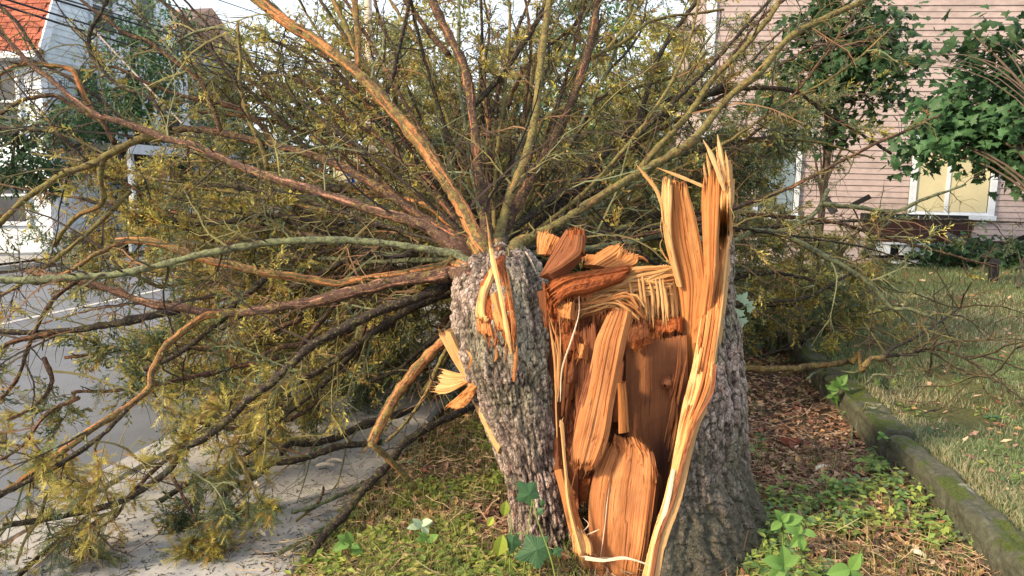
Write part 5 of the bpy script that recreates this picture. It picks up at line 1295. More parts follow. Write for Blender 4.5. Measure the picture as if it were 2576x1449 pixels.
for row in range(14):
    for c in range(14):
        p_c = PH + 0.22 - 0.36 * c - 0.18 * (row % 2); d = 0.05 + row * 0.17
        a_c = A0 - 0.31 + sl[0] * d; z_c = EZ - 0.30 + sl[1] * d
        if sh is None:
            q8 = np.concatenate([PA([-0.345, 0, 0, -0.345], [-0.035, -0.035, -0.012, -0.012], 0.0), PA([-0.345, 0, 0, -0.345], [sl[0] * 0.2 - 0.012, sl[0] * 0.2 - 0.012, sl[0] * 0.2, sl[0] * 0.2], sl[1] * 0.2)])
            o = MB().hexa(q8).build('shingle', M_SHING, BH); sh = o.data
        else: o = place('shingle', sh, None, BH)
        o.location = tuple(PA(p_c, a_c, z_c))
# rake and eaves trim
def bar(A, B, w, mat, root, name):
    A = np.array(A); B = np.array(B); d = nrm(B - A); s = nrm(np.cross(d, [0.31, 0.2, 0.93])) * w / 2; t = np.cross(d, s)
    return MB().hexa(np.array([A - s - t, A + s - t, A + s + t, A - s + t, B - s - t, B + s - t, B + s + t, B - s + t])).build(name, mat, root)
bar(PA(PH + 0.24, A0 - 0.25, EZ - 0.25), PA(PH + 0.24, A0 + 1.05, EZ + 2.65), 0.16, M_WHITE, BH, 'rake_trim')
bar(PA(PH + 0.2, A0 - 0.34, EZ - 0.34), PA(PH - 8, A0 - 0.34, EZ - 0.34), 0.16, M_WHITE, BH, 'gutter')
bar(PA(PH + 0.04, A0, 0), PA(PH + 0.04, A0, EZ), 0.16, M_WHITE, BH, 'corner_board')
def win(root, p, a0, a1, z0, z1, face='p'):
    if face == 'p': w = sbox(p, p + 0.05, a0, a1, z0, z1).build('window', M_DARKW, root)
    else: w = sbox(a0, a1, p - 0.05, p, z0, z1).build('window', M_DARKW, root)
    mb = MB()
    for (x0, x1, y0, y1) in ((a0 - 0.1, a0, z0 - 0.1, z1 + 0.1), (a1, a1 + 0.1, z0 - 0.1, z1 + 0.1), (a0, a1, z1, z1 + 0.1), (a0, a1, z0 - 0.1, z0), (a0, a1, (z0 + z1) / 2 - 0.03, (z0 + z1) / 2 + 0.03)):
        for z in (0,):
            if face == 'p': mb.hexa(np.concatenate([PA([p, p + 0.085, p + 0.085, p], [x0, x0, x1, x1], zz) for zz in (y0, y1)]))
            else: mb.hexa(np.concatenate([PA([x0, x1, x1, x0], [p - 0.085, p - 0.085, p, p], zz) for zz in (y0, y1)]))
    f = mb.build('frame', M_WHITE, None); f.parent = w; 
for a_, z_ in ((17.4, 3.1), (19.2, 3.1), (21.0, 3.1), (18.2, 5.6), (20.0, 5.6)):
    win(BH, PH, a_, a_ + 0.8, z_, z_ + 1.4)
win(BH, A0, PH - 1.6, PH - 0.7, 2.9, 4.3, 'a'); win(BH, A0, PH - 3.4, PH - 2.5, 2.9, 4.3, 'a'); win(BH, A0, PH - 1.6, PH - 0.7, 0.7, 2.0, 'a')
# porch: roof, posts and rail
sbox(PH + 0.03, PH + 1.75, A0 + 0.5, A1 + 0.3, 2.45, 2.62).build('porch_roof', M_GREYR, BH)
sbox(PH + 1.76, PH + 1.84, A0 + 0.5, A1 + 0.3, 2.36, 2.60).build('porch_fascia', M_WHITE, BH)
sbox(PH + 0.03, PH + 1.7, A0 + 0.5, A1 + 0.3, 0.20, 0.42).build('porch_floor', M_GREYR, BH)
for k in range(5):
    a_ = A0 + 0.7 + k * 1.42
    sbox(PH + 1.56, PH + 1.68, a_, a_ + 0.12, 0.42, 2.45).build('porch_post', M_WHITE, BH)
sbox(PH + 1.59, PH + 1.65, A0 + 0.8, A1, 1.22, 1.30).build('porch_rail', M_WHITE, BH)
for k in range(38):
    a_ = A0 + 0.9 + k * 0.15; sbox(PH + 1.60, PH + 1.64, a_, a_ + 0.05, 0.46, 1.22).build('baluster', M_WHITE, BH)
sbox(PH + 1.6, PH + 1.68, A0 + 0.5, A1 + 0.3, -0.06, 0.36).build('porch_skirt', M_GREYS, BH)

GP, G0, G1 = -16.0, 24.2, 29.5
GH = thing('grey_house', 'grey house with peach roof and cream chimney beyond the pale blue house', 'house', tuple(PA(GP, G0, -0.05)))
sbox(GP - 9, GP, G0, G1, -0.1, 6.7).build('house_body', M_GREYS, GH)
clap(GH, M_GREYS, GP, lambda z: G0, lambda z: G1, 2.5, 6.6, 0.2)
clap(GH, M_GREYS, G0, lambda z: GP - 6, lambda z: GP, 2.5, 6.6, 0.2, 'a')
mb = MB(); pr = [(G0 - 0.4, 6.65), (G1 + 0.4, 6.65), ((G0 + G1) / 2, 8.2)]
mb.add(np.array([PA(GP + 0.4, a, z) for a, z in pr] + [PA(GP - 9.4, a, z) for a, z in pr]), [[0, 3, 5, 2], [2, 5, 4, 1], [1, 4, 3, 0]], [[0, 2, 1], [3, 4, 5]]); mb.build('roof', M_SHING2, GH)
for a_ in (25.0, 26.6, 28.2): win(GH, GP, a_, a_ + 0.8, 4.0, 5.5)
sbox(GP - 2.2, GP - 1.2, 24.6, 25.4, 6.5, 10.6).build('chimney', M_CREAMW, GH)
sbox(GP - 1.19, GP - 0.9, 24.6, 25.4, 6.5, 10.4).build('chimney_flank', M_GREYS, GH)

# grey bin by the blue house
bp, ba = -15.4, 15.0
BN = thing('rubbish_bin', 'dark grey wheeled bin standing in front of the pale blue house', 'bin', tuple(PA(bp, ba, -0.05)))
mb = MB(); mb.hexa(np.concatenate([PA([bp - 0.24, bp + 0.24, bp + 0.24, bp - 0.24], [ba - 0.25, ba - 0.25, ba + 0.25, ba + 0.25], -0.04), PA([bp - 0.3, bp + 0.3, bp + 0.3, bp - 0.3], [ba - 0.33, ba - 0.33, ba + 0.33, ba + 0.33], 0.95)])); mb.build('bin_body', plain('bin_grey', (0.10, 0.11, 0.13), 0.1, 4, 0.5), BN)
sbox(bp - 0.33, bp + 0.33, ba - 0.36, ba + 0.36, 0.955, 1.02).build('lid', MATS['bin_grey'], BN)

# ------------------------------------------------------------------ utility pole, wires, sign
M_POLE = plain('pole_wood', (0.62, 0.52, 0.40), 0.15, 6, 0.9, 0.3)
M_WIRE = plain('wire_black', (0.018, 0.018, 0.02), 0.1, 4, 0.6, 0.0)
pb = P(940, 600, 24.0); pt = P(938, -260, 24.0)
UP = thing('utility_pole', 'pale utility pole rising behind the upper branches left of centre', 'utility pole', (pb[0], pb[1], -0.1))
zz = np.linspace(-0.2, pt[2], 12); v, q = tubes(np.stack([pb[0] + 0 * zz, pb[1] + 0 * zz, zz], -1)[None], np.linspace(0.15, 0.10, 12)[None], 14)
place('shaft', mesh_np('shaft', v, q, smooth=True), M_POLE, UP)
MB().box((pb[0] - 1.1, pb[1] - 0.18, pt[2] - 0.5), (pb[0] + 1.1, pb[1] - 0.1, pt[2] - 0.38)).build('crossarm', M_POLE, UP)
wires = [((-60, -8), (640, 190), 4.2, 'thick lower black utility cable crossing the blue house'), ((-20, -12), (760, 200), 3.6, 'second black utility cable, just above the lowest one'), ((120, -6), (860, 190), 3.6, 'upper thick black cable starting above the blue gable'), ((138, -8), (880, 178), 2.4, 'thinner black cable running along the upper thick one'), ((370, -6), (900, 128), 1.8, 'thin cable high in the white sky, left of centre'), ((520, -10), (920, 100), 1.5, 'topmost thin cable in the white sky near the pole')]
for (x0, y0), (x1, y1), w, lab in wires:
    t = np.linspace(0, 1, 24); Yw = 10 + 13 * t; px = x0 + (x1 - x0) * (t * Yw[0] / (Yw[0] * t + Yw[-1] * (1 - t))) ** 0 * t
    A = P(x0, y0, 10); B = P(x1, y1, 23.5)
    pth = A + (B - A) * t[:, None]; pth[:, 2] -= 0.10 * np.sin(math.pi * t)
    v, q = tubes(pth[None], np.full((1, 24), w * 0.0042), 8)
    tag(place('utility_wire', mesh_np('utility_wire', v, q, smooth=True), M_WIRE), lab, 'wire')
A = P(235, 75, 9.5); B = P(562, 421, 9.5); t = np.linspace(0, 1, 8)
v, q = tubes((A + (B - A) * t[:, None])[None], np.full((1, 8), 0.010), 8)
tag(place('guy_wire_guard', mesh_np('guy_wire_guard', v, q), plain('pale_plastic', (0.55, 0.42, 0.36), 0.1, 4, 0.5, 0.0)), 'thin pale straight rod slanting through the twigs before the blue house', 'guy wire')

SY = 7.2
SG = thing('street_sign', 'cream arched parking sign with blue discs behind the left limbs', 'street sign', (float(P(868, 600, SY)[0]), SY, -0.1))
M_SIGN = plain('sign_cream', (0.78, 0.72, 0.50), 0.06, 5, 0.5, 0.0)
M_SIGNB = plain('sign_blue', (0.02, 0.08, 0.42), 0.05, 5, 0.4, 0.0)
M_SIGNG = plain('sign_green', (0.03, 0.16, 0.13), 0.05, 5, 0.4, 0.0)
M_POST = plain('post_green', (0.02, 0.05, 0.04), 0.1, 5, 0.5, 0.0)
def panel(x0, x1, y0, y1, Y, d, arch, name, mat, root):
    ang = np.linspace(math.pi, 0, 13); xm = (x0 + x1) / 2
    top = [(xm + (x1 - x0) / 2 * math.cos(a) , y0 + arch - arch * math.sin(a) ** 0.7) for a in ang]
    out = np.array([(x0, y1)] + top + [(x1, y1)]); n = len(out)
    f = P(out[:, 0], out[:, 1], Y); b = f + np.array([0, d, 0])
    mb = MB(); q = [[k, (k + 1) % n, n + (k + 1) % n, n + k] for k in range(n)]
    t = [[0, k, k + 1] for k in range(1, n - 1)] + [[n, n + k + 1, n + k] for k in range(1, n - 1)]
    mb.add(np.vstack([f, b]), q, t); return mb.build(name, mat, root)
panel(838, 905, 390, 505, SY, 0.006, 10, 'sign_panel', M_SIGN, SG)
panel(842, 901, 394, 501, SY - 0.004, 0.003, 9, 'sign_border', M_SIGNG, SG)
panel(844, 899, 396, 499, SY - 0.008, 0.003, 9, 'sign_face', M_SIGN, SG)
def disc(x, y, r, mat, name, Y):
    an = np.linspace(0, 2 * math.pi, 20, endpoint=False); f = P(x + r * np.cos(an), y + r * np.sin(an), Y)
    MB().add(np.vstack([f, f + np.array([0, 0.003, 0])]), [[k, (k + 1) % 20, 20 + (k + 1) % 20, 20 + k] for k in range(20)], [[0, k + 1, k] for k in range(1, 19)]).build(name, mat, SG)
disc(883, 456, 9, M_SIGNB, 'blue_disc', SY - 0.012); disc(876, 438, 5, M_SIGNB, 'blue_disc', SY - 0.012); disc(858, 459, 5, M_SIGNB, 'blue_disc', SY - 0.012); disc(862, 470, 5, M_SIGNB, 'blue_disc', SY - 0.012)
MB().hexa(P8(882, 884, 449, 462, SY - 0.016, 0.003)).build('sign_stroke', M_SIGN, SG)
sp = P(868, 600, SY)
v, q = tubes(np.array([[sp[0], SY + 0.04, -0.2], [sp[0], SY + 0.04, P(868, 388, SY)[2]]])[None], np.full((1, 2), 0.022), 10)
place('sign_post', mesh_np('sign_post', v, q), M_POST, SG)
MB().hexa(P8(852, 884, 503, 507, SY - 0.01, 0.01)).build('sign_bracket', M_WHITE, SG)

# ------------------------------------------------------------------ broad-leaved trees and shrubs
def maple_tpl():
    pts = [(0, 0), (0.18, 0.02), (0.42, -0.10), (0.40, 0.14), (0.62, 0.30), (0.40, 0.36), (0.36, 0.50), (0.22, 0.46), (0.20, 0.62), (0, 0.95)]
    right = pts[1:-1]; full = [(0, 0)] + right + [(0, 0.95)] + [(-x, y) for x, y in right[::-1]]
    v = np.array([(0.0, 0.30, 0.03)] + [(x, y, -0.10 * abs(x) - 0.06 * y * y) for x, y in full]); v = v[:, [1, 0, 2]]
    n = len(full); return v, np.array([[0, 1 + k, 1 + (k + 1) % n] for k in range(n)])
def oval_tpl(w=0.30, m=7):
    s = np.linspace(0, 1, m); hw = w * np.sin(math.pi * s ** 0.85) ** 0.8; hw[0] = hw[-1] = 0.004
    v = []; 
    for k in range(m): z = -0.22 * (s[k] - 0.4) ** 2; v += [(s[k], -hw[k], z + 0.35 * hw[k]), (s[k], 0, z), (s[k], hw[k], z + 0.35 * hw[k])]
    t = []
    for k in range(m - 1):
        for c in (0, 1): a = k * 3 + c; t += [[a, a + 1, a + 4], [a, a + 4, a + 3]]
    return np.array(v), np.array(t)
MAPLE, OVAL = maple_tpl(), oval_tpl()
OVALS = (np.array([(0, 0, 0), (0.35, -0.27, 0.05), (0.4, 0, -0.02), (0.35, 0.27, 0.05), (1, 0, -0.08)], float), np.array([[0, 1, 2], [0, 2, 3], [1, 4, 2], [2, 4, 3]]))
def heart_tpl():
    """broad toothed leaf with five shallow lobes"""
    an = np.linspace(-2.75, 2.75, 45); r = 0.50 * (1 + 0.16 * np.cos(5 * an * 0.92)) * (1 + 0.05 * np.sign(np.sin(an * 26))) * (1 + 0.22 * np.exp(-(an / 0.35) ** 2))
    v = [(0.30, 0, 0.03)] + [(0.34 + r_ * math.cos(a), 0.95 * r_ * math.sin(a), -0.10 * abs(math.sin(a)) - 0.05 * math.cos(a) ** 2) for a, r_ in zip(an, r)] + [(0, 0, 0)]
    n = len(v); return np.array(v), np.array([[0, 1 + k, 2 + k] for k in range(n - 2)] + [[0, n - 1, 1]])
HEART = heart_tpl()

def leaf_frames(d, n):
    x = nrm(d); z = nrm(n - (n * x).sum(-1, keepdims=True) * x); y = np.cross(z, x)
    return np.stack([x, y, z], -1)
def batch(tpl, b, d, nrmv, size, col, r=None):
    tv, tt = tpl; n = len(b); R = leaf_frames(d, nrmv) * size[:, None, None]
    v = np.einsum('nij,kj->nki', R, tv) + b[:, None, :]
    return v.reshape(-1, 3), (tt[None] + (np.arange(n) * len(tv))[:, None, None]).reshape(-1, 3), np.repeat(col, len(tv), 0)
def leaf_objects(name, tpl, mat, b, d, nv, size, parent):
    me = mesh_np(name, tpl[0], tris=tpl[1]); me.materials.append(mat)
    R = leaf_frames(d, nv); inv = Matrix.Translation(-Vector(root_loc(parent)))
    for k in range(len(b)):
        o = bpy.data.objects.new(name, me); COL.objects.link(o); o.parent = parent; o.matrix_parent_inverse = inv
        M = Matrix([[*(R[k, i] * size[k]), b[k, i]] for i in range(3)] + [[0, 0, 0, 1]]); o.matrix_basis = M
    return me

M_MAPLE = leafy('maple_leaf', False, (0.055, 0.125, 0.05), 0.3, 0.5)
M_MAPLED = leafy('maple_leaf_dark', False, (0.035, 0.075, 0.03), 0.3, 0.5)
M_WOODB = plain('tree_bark', (0.10, 0.075, 0.055), 0.3, 20, 0.9, 0.5)

def crown_points(r, blobs, n):
    """points spread in several lumps: blobs are (centre, radii)"""
    wts = np.array([b[1][0] * b[1][1] * b[1][2] for b in blobs]) ** 0.67; wts /= wts.sum()
    k = r.choice(len(blobs), n, p=wts); c = np.array([b[0] for b in blobs])[k]; rad = np.array([b[1] for b in blobs])[k]
    u = nrm(r.normal(size=(n, 3))); return c + u * rad * (0.55 + 0.5 * r.random((n, 1)) ** 0.6), u

def tree(name, label, cat, base_, blobs, n, size, cols, seed, group=None, tpl=OVALS, trunk=0.15, single=0, mat_single=None):
    r = np.random.default_rng(seed)
    root = thing(name, label, cat, tuple(base_), group)
    cen = np.mean([b[0] for b in blobs], 0)
    t = np.linspace(0, 1, 12)[:, None]; top = cen + np.array([0, 0, 0.2])
    mid = np.array([base_[0] * 0.8 + top[0] * 0.2, base_[1] * 0.8 + top[1] * 0.2, (base_[2] + top[2]) / 2])
    pth = (1 - t) ** 2 * np.array(base_) + 2 * t * (1 - t) * mid + t ** 2 * top
    v, q = tubes(pth[None], np.linspace(trunk, trunk * 0.3, 12)[None], 10); place('trunk', mesh_np('trunk', v, q, smooth=True), M_WOODB, root)
    for (c, rad) in blobs:
        for _ in range(3):
            s = pth[r.integers(4, 11)]; e = np.array(c) + r.normal(0, 0.4, 3) * np.array(rad); tt = np.linspace(0, 1, 8)[:, None]
            lp = s + (e - s) * tt + np.array([0, 0, 0.15]) * np.sin(math.pi * tt) * np.linalg.norm(e - s)
            v, q = tubes(lp[None], np.linspace(trunk * 0.35, trunk * 0.06, 8)[None], 6); place('limb', mesh_np('limb', v, q, smooth=True), M_WOODB, root)
    P_, U_ = crown_points(r, blobs, n)
    # leaves gather in clumps
    nc = max(12, n // 22); ci = r.integers(0, nc, n); P_ = P_[ci] + r.normal(0, 1, (n, 3)) * size * np.array([1.5, 1.5, 0.9]); U_ = U_[ci]
    d = nrm(U_ * 0.5 + r.normal(size=(n, 3)) * 0.7 + np.array([0, 0, -0.55])); nv = nrm(U_ * 0.4 + r.normal(size=(n, 3)) * 0.45 + np.array([-0.1, -0.35, 0.7]))
    sz = size * (0.6 + 0.7 * r.random(n)); col = np.array(cols)[r.integers(0, len(cols), n)] * (0.7 + 0.6 * r.random((n, 1)))
    if single:
        # the leaves nearest the camera as parts of their own
        scr = np.argsort(np.linalg.norm(P_ - np.array([0, 0, CAM_Z]), axis=1))
        u = P_[:, 0] / P_[:, 1]; infr = np.abs(u) < 0.70
        scr = scr[infr[scr]][:single]; keep = np.ones(n, bool); keep[scr] = False
        leaf_objects('leaf', tpl, mat_single, P_[scr], d[scr], nv[scr], sz[scr], root)
        P_, d, nv, sz, col = P_[keep], d[keep], nv[keep], sz[keep], col[keep]
    v, tr, c = batch(tpl, P_, d, nv, sz, col); place('crown', mesh_np('crown', v, tris=tr, col=c), M_LEAF, root, 'stuff')
    return root

def B(x, y, Y, rx, ry, rd):
    """crown lump at a working pixel, radii in working pixels and depth in metres"""
    return (P(x, y, Y), (rx * Y / F, rd, ry * Y / F))
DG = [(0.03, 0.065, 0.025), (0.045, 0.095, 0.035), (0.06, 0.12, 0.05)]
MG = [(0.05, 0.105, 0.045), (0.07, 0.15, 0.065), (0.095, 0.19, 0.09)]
YG = [(0.26, 0.28, 0.04), (0.34, 0.33, 0.06), (0.18, 0.23, 0.04)]  # yellow-greens with the sunlight put into the leaf colour
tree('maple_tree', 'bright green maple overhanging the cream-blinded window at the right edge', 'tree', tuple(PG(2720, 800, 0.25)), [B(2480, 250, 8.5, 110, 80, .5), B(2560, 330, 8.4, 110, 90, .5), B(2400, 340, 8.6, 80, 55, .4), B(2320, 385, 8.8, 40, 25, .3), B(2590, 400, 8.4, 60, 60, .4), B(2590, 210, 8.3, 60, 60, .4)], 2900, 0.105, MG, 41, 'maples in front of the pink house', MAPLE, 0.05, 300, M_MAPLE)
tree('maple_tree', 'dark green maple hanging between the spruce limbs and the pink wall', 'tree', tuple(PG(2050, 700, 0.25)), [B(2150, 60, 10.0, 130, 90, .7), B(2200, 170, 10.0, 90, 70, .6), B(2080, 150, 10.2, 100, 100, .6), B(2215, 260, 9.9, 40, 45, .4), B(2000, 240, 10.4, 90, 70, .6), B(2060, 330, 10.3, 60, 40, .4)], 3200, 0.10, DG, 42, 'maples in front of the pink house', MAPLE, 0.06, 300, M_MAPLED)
tree('maple_tree', 'wispy maple spray against the pink siding in the top right corner', 'tree', tuple(PG(2900, 860, 0.25)), [B(2540, 90, 8.0, 70, 45, .4), B(2470, 120, 8.1, 45, 25, .3), B(2405, 150, 8.2, 30, 18, .2), B(2330, 150, 8.4, 32, 14, .2)], 230, 0.12, DG, 43, 'maples in front of the pink house', MAPLE, 0.03, 180, M_MAPLED)
for k, (x, y, rx, ry, Y, lab) in enumerate([(2470, 640, 90, 38, 12.0, 'green leafy shrub in front of the fallen gutter at the house'), (2560, 670, 60, 45, 11.4, 'leafy shrub behind the small dark garden light'), (2345, 632, 50, 18, 12.1, 'low leafy sprig beside the white gutter')]):
    b_ = PG(x, y + ry + 10, 0.24)
    tree('shrub', lab, 'shrub', tuple(b_), [B(x, y, Y, rx, ry, .4), B(x + rx * .4, y + 12, Y, rx * .5, ry * .6, .3)], 520 if rx > 55 else 200, 0.10, DG, 50 + k, None, MAPLE, 0.02)
tree('roadside_tree', 'green tree in front of the blue house gable, far left', 'tree', tuple(PA(-13.6, 19.5, -0.05)), [B(330, 170, 19, 90, 110, 1.2), B(270, 260, 19, 80, 70, 1.0), B(390, 260, 19.5, 70, 90, 1.0), B(320, 60, 19.5, 55, 60, .8), B(430, 120, 19.5, 70, 90, .9), B(200, 330, 18.5, 90, 60, .8)], 5200, 0.13, MG, 61, 'trees beyond the crown', OVALS, 0.16)
tree('roadside_tree', 'dark leafy shrub tree beside the blue house wall at the left edge', 'tree', tuple(PA(-13.2, 13.2, -0.05)), [B(30, 400, 16, 80, 70, 1.0), B(110, 430, 16.2, 60, 60, .8), B(10, 300, 16, 40, 50, .6), B(210, 300, 17.5, 70, 40, .7)], 4200, 0.12, DG, 62, 'trees beyond the crown', OVALS, 0.10)
tree('roadside_tree', 'dark hedge-like tree to the right of the blue house porch', 'tree', tuple(PA(-13.0, 23, -0.05)), [B(440, 420, 22, 90, 90, 1.2), B(340, 470, 21, 60, 50, .8), B(560, 440, 24, 110, 90, 1.2)], 5200, 0.14, DG, 63, 'trees beyond the crown', OVALS, 0.12)
tree('background_tree', 'yellow-green sunlit tree behind the upper right limbs', 'tree', tuple(P(1680, 600, 19)), [B(1640, 180, 19, 120, 130, 1.5), B(1760, 120, 19, 110, 120, 1.5), B(1560, 330, 19.5, 110, 90, 1.2), B(1740, 300, 19, 100, 90, 1.2), B(1850, 60, 19, 90, 90, 1.0)], 7000, 0.13, YG, 64, 'trees beyond the crown', OVALS, 0.2)
tree('background_tree', 'green tree in the far gap behind the middle limbs', 'tree', tuple(P(1350, 600, 26)), [B(1300, 330, 26, 160, 120, 2), B(1430, 220, 26, 140, 140, 2), B(1200, 420, 26, 140, 90, 2), B(1480, 60, 26, 120, 90, 2)], 7000, 0.2, MG, 65, 'trees beyond the crown', OVALS, 0.25)
tree('background_tree', 'pale green tree beyond the road behind the parking sign', 'tree', tuple(P(800, 590, 30)), [B(760, 420, 30, 160, 100, 2), B(940, 430, 30, 150, 110, 2), B(620, 400, 29, 110, 110, 2), B(1080, 440, 31, 120, 90, 2), B(870, 300, 32, 90, 50, 2)], 7500, 0.22, MG, 66, 'trees beyond the crown', OVALS, 0.25)
tree('background_tree', 'dark spreading tree behind the stump splinters beside the house', 'tree', tuple(P(1600, 620, 16)), [B(1500, 480, 16, 150, 110, 1.2), B(1650, 500, 16, 140, 110, 1.2), B(1850, 430, 15, 120, 120, 1.0), B(1380, 520, 17, 130, 80, 1.2)], 6500, 0.14, DG, 67, 'trees beyond the crown', OVALS, 0.2)

OG = [(0.36, 0.34, 0.09), (0.28, 0.28, 0.08), (0.42, 0.36, 0.11), (0.18, 0.21, 0.07)]  # sunlight painted into these leaves as brighter yellow
tree('background_tree', 'sunlit pale golden tree filling the gap behind the upper left limbs', 'tree', tuple(P(800, 590, 27)), [B(560, 200, 27, 120, 90, 1.5), B(700, 150, 27, 120, 110, 1.5), B(820, 260, 27, 120, 90, 1.5), B(980, 180, 27, 110, 120, 1.5), B(1100, 90, 27, 100, 110, 1.5), B(640, 300, 27, 130, 70, 1.5), B(1080, 300, 27, 100, 90, 1.5), B(900, 60, 27, 80, 60, 1.2)], 11000, 0.19, OG, 68, 'trees beyond the crown', OVALS, 0.2)
# ------------------------------------------------------------------ ground cover, litter and lawn
rg = np.random.default_rng(99)
def scatter(n, x0, x1, y0, y1, pmin, pmax, z=0.0):
    x = x0 + (x1 - x0) * rg.random(n); y = y0 + (y1 - y0) * rg.random(n)
    u = (x - VW / 2) / F; v = (VH / 2 - y) / F; fy = CP + v * SP; fz = -SP + v * CP; s = (z - CAM_Z) / fz
    w = np.stack([u * s, fy * s, 0 * s], -1); p_, a_ = pa_of(w[:, 0], w[:, 1]); k = (p_ > pmin) & (p_ < pmax)
    w = w[k]; w[:, 2] = ground_z(p_[k], a_[k]); return w
def stuff(name, label, cat, v, t, c, mat):
    o = place(name, mesh_np(name, v, tris=t, col=c), mat, None, 'stuff'); o['label'] = label; o['category'] = cat; return o
# dead leaves
w = np.concatenate([scatter(22000, 600, 2600, 860, 1560, -1.44, 1.43), scatter(5000, 1850, 2500, 900, 1300, 0.2, 1.43)]); n = len(w)
lt = np.array([(0, 0, 0), (0.45, -0.30, 0.14), (0.5, 0, -0.03), (0.4, 0.30, 0.10), (1.05, 0.03, 0.14)]), np.array([[0, 1, 2], [0, 2, 3], [1, 4, 2], [2, 4, 3]])
d = rg.normal(size=(n, 3)); d[:, 2] *= 0.25; nv = rg.normal(size=(n, 3)) * 0.45 + np.array([0, 0, 1.0])
LC = 1.35 * np.array([[0.24, 0.14, 0.095], [0.33, 0.21, 0.15], [0.14, 0.075, 0.05], [0.40, 0.28, 0.19], [0.20, 0.085, 0.055], [0.10, 0.06, 0.05], [0.34, 0.21, 0.10]])
v, t, c = batch(lt, w + np.array([0, 0, 0.012]), d, nv, 0.022 + 0.035 * rg.random(n) ** 1.5, LC[rg.integers(0, len(LC), n)] * (0.7 + 0.6 * rg.random((n, 1))))
stuff('leaf_litter', 'brown dead leaves covering the strip around the stump', 'leaf litter', v, t, c, M_LITTER)
# dry stalks and small twigs
w = scatter(3600, 600, 2600, 900, 1500, -1.5, 1.43); n = len(w); d = rg.normal(size=(n, 3)); d[:, 2] = np.abs(d[:, 2]) * 0.25
pth = grow(w + np.array([0, 0, 0.015]), d, 0.05 + 0.14 * rg.random(n), 3, 0.2, 0.05, rg); v, q = tubes(pth, np.full((n, 4), 0.0014), 3)
c = np.repeat(np.array([[0.36, 0.25, 0.14], [0.20, 0.11, 0.07], [0.42, 0.33, 0.20], [0.12, 0.085, 0.06]])[rg.integers(0, 4, n)], 12, 0)
o = place('dry_stalks', mesh_np('dry_stalks', v, q, col=c), M_TWIG, None, 'stuff'); tag(o, 'thin dry stalks and twigs strewn over the leaf litter', 'twigs')
# grass blades
def blades(w, h, wid, cols, lean=0.45):
    n = len(w); an = rg.random(n) * 2 * math.pi; sd = np.stack([np.cos(an), np.sin(an), 0 * an], -1); ln = nrm(rg.normal(size=(n, 3)) * np.array([1, 1, 0]) + 1e-6) * (lean * rg.random((n, 1)))
    up = np.array([0, 0, 1.0]); b0 = w - sd * wid[:, None] / 2; b1 = w + sd * wid[:, None] / 2; m = w + (up * 0.6 + ln * 0.35) * h[:, None]; tip = w + (up * 0.95 + ln * 1.3) * h[:, None]
    v = np.stack([b0, b1, m - sd * wid[:, None] * 0.35, m + sd * wid[:, None] * 0.35, tip], 1); t = np.array([[0, 1, 3], [0, 3, 2], [2, 3, 4]])
    return v.reshape(-1, 3), (t[None] + (np.arange(n) * 5)[:, None, None]).reshape(-1, 3), np.repeat(cols, 5, 0)
GC = 1.25 * np.array([[0.10, 0.14, 0.035], [0.15, 0.18, 0.05], [0.20, 0.20, 0.07], [0.36, 0.28, 0.13], [0.07, 0.11, 0.03]])
w = np.concatenate([scatter(15000, 650, 1500, 900, 1560, -1.42, 0.1), scatter(5000, 1850, 2500, 900, 1500, 0.1, 1.43)]); pn = vnoise(w[:, 0] * 2.5 + 40, w[:, 1] * 2.5 + 40); w = w[pn > 0.40 + 0.14 * rg.random(len(w))]; n = len(w)
v, t, c = blades(w, 0.03 + 0.09 * rg.random(n) ** 1.6, 0.003 + 0.003 * rg.random(n), GC[rg.integers(0, 5, n)] * (0.7 + 0.6 * rg.random((n, 1))), 0.8)
stuff('strip_grass', 'thin grass growing through the leaf litter left of the stump', 'grass', v, t, c, M_LEAF)
LG = 1.5 * np.array([[0.09, 0.135, 0.055], [0.13, 0.18, 0.08], [0.17, 0.21, 0.11], [0.32, 0.29, 0.19], [0.22, 0.20, 0.12]])
w = np.concatenate([scatter(90000, 1750, 2620, 640, 1449, 1.56, 30, 0.16), scatter(14000, 2000, 2620, 950, 1449, 1.56, 30, 0.16)]); n = len(w)
dry = vnoise(w[:, 0] * 1.6 + 9, w[:, 1] * 1.1 + 4) * 0.6 + 0.4 * rg.random(n) + np.interp(w[:, 1], [3.2, 5.2], [0.10, -0.08])
ci = np.where(dry > 0.52, rg.integers(3, 5, n), rg.integers(0, 3, n)); dist = w[:, 1]
bare = vnoise(w[:, 0] * 2.3 + 60, w[:, 1] * 1.6 + 60); kp = bare + 0.25 * rg.random(n) > 0.36; w, ci, dist = w[kp], ci[kp], dist[kp]; n = len(w)
v, t, c = blades(w, (0.022 + 0.035 * rg.random(n)) * np.interp(dist, [3, 10], [0.8, 1.3]), 0.0035 * np.interp(dist, [3, 12], [1, 3.0]), LG[ci] * (0.7 + 0.6 * rg.random((n, 1))), 0.9)
stuff('lawn_grass', 'short patchy lawn grass running up to the pink house', 'grass', v, t, c, M_LEAF)
wl = scatter(1100, 1850, 2620, 660, 1449, 1.62, 30, 0.16); nl = len(wl); dl = rg.normal(size=(nl, 3)); dl[:, 2] *= 0.2; nvl = rg.normal(size=(nl, 3)) * 0.35 + np.array([0, 0, 1.0])
vl, tl, cl_ = batch(lt, wl + np.array([0, 0, 0.03]), dl, nvl, (0.02 + 0.04 * rg.random(nl) ** 2) * np.interp(wl[:, 1], [3, 10], [0.9, 1.6]), LC[rg.integers(0, len(LC), nl)] * (0.7 + 0.8 * rg.random((nl, 1))))
stuff('lawn_litter', 'small brown leaves and scraps scattered over the lawn', 'leaf litter', vl, tl, cl_, M_LITTER)
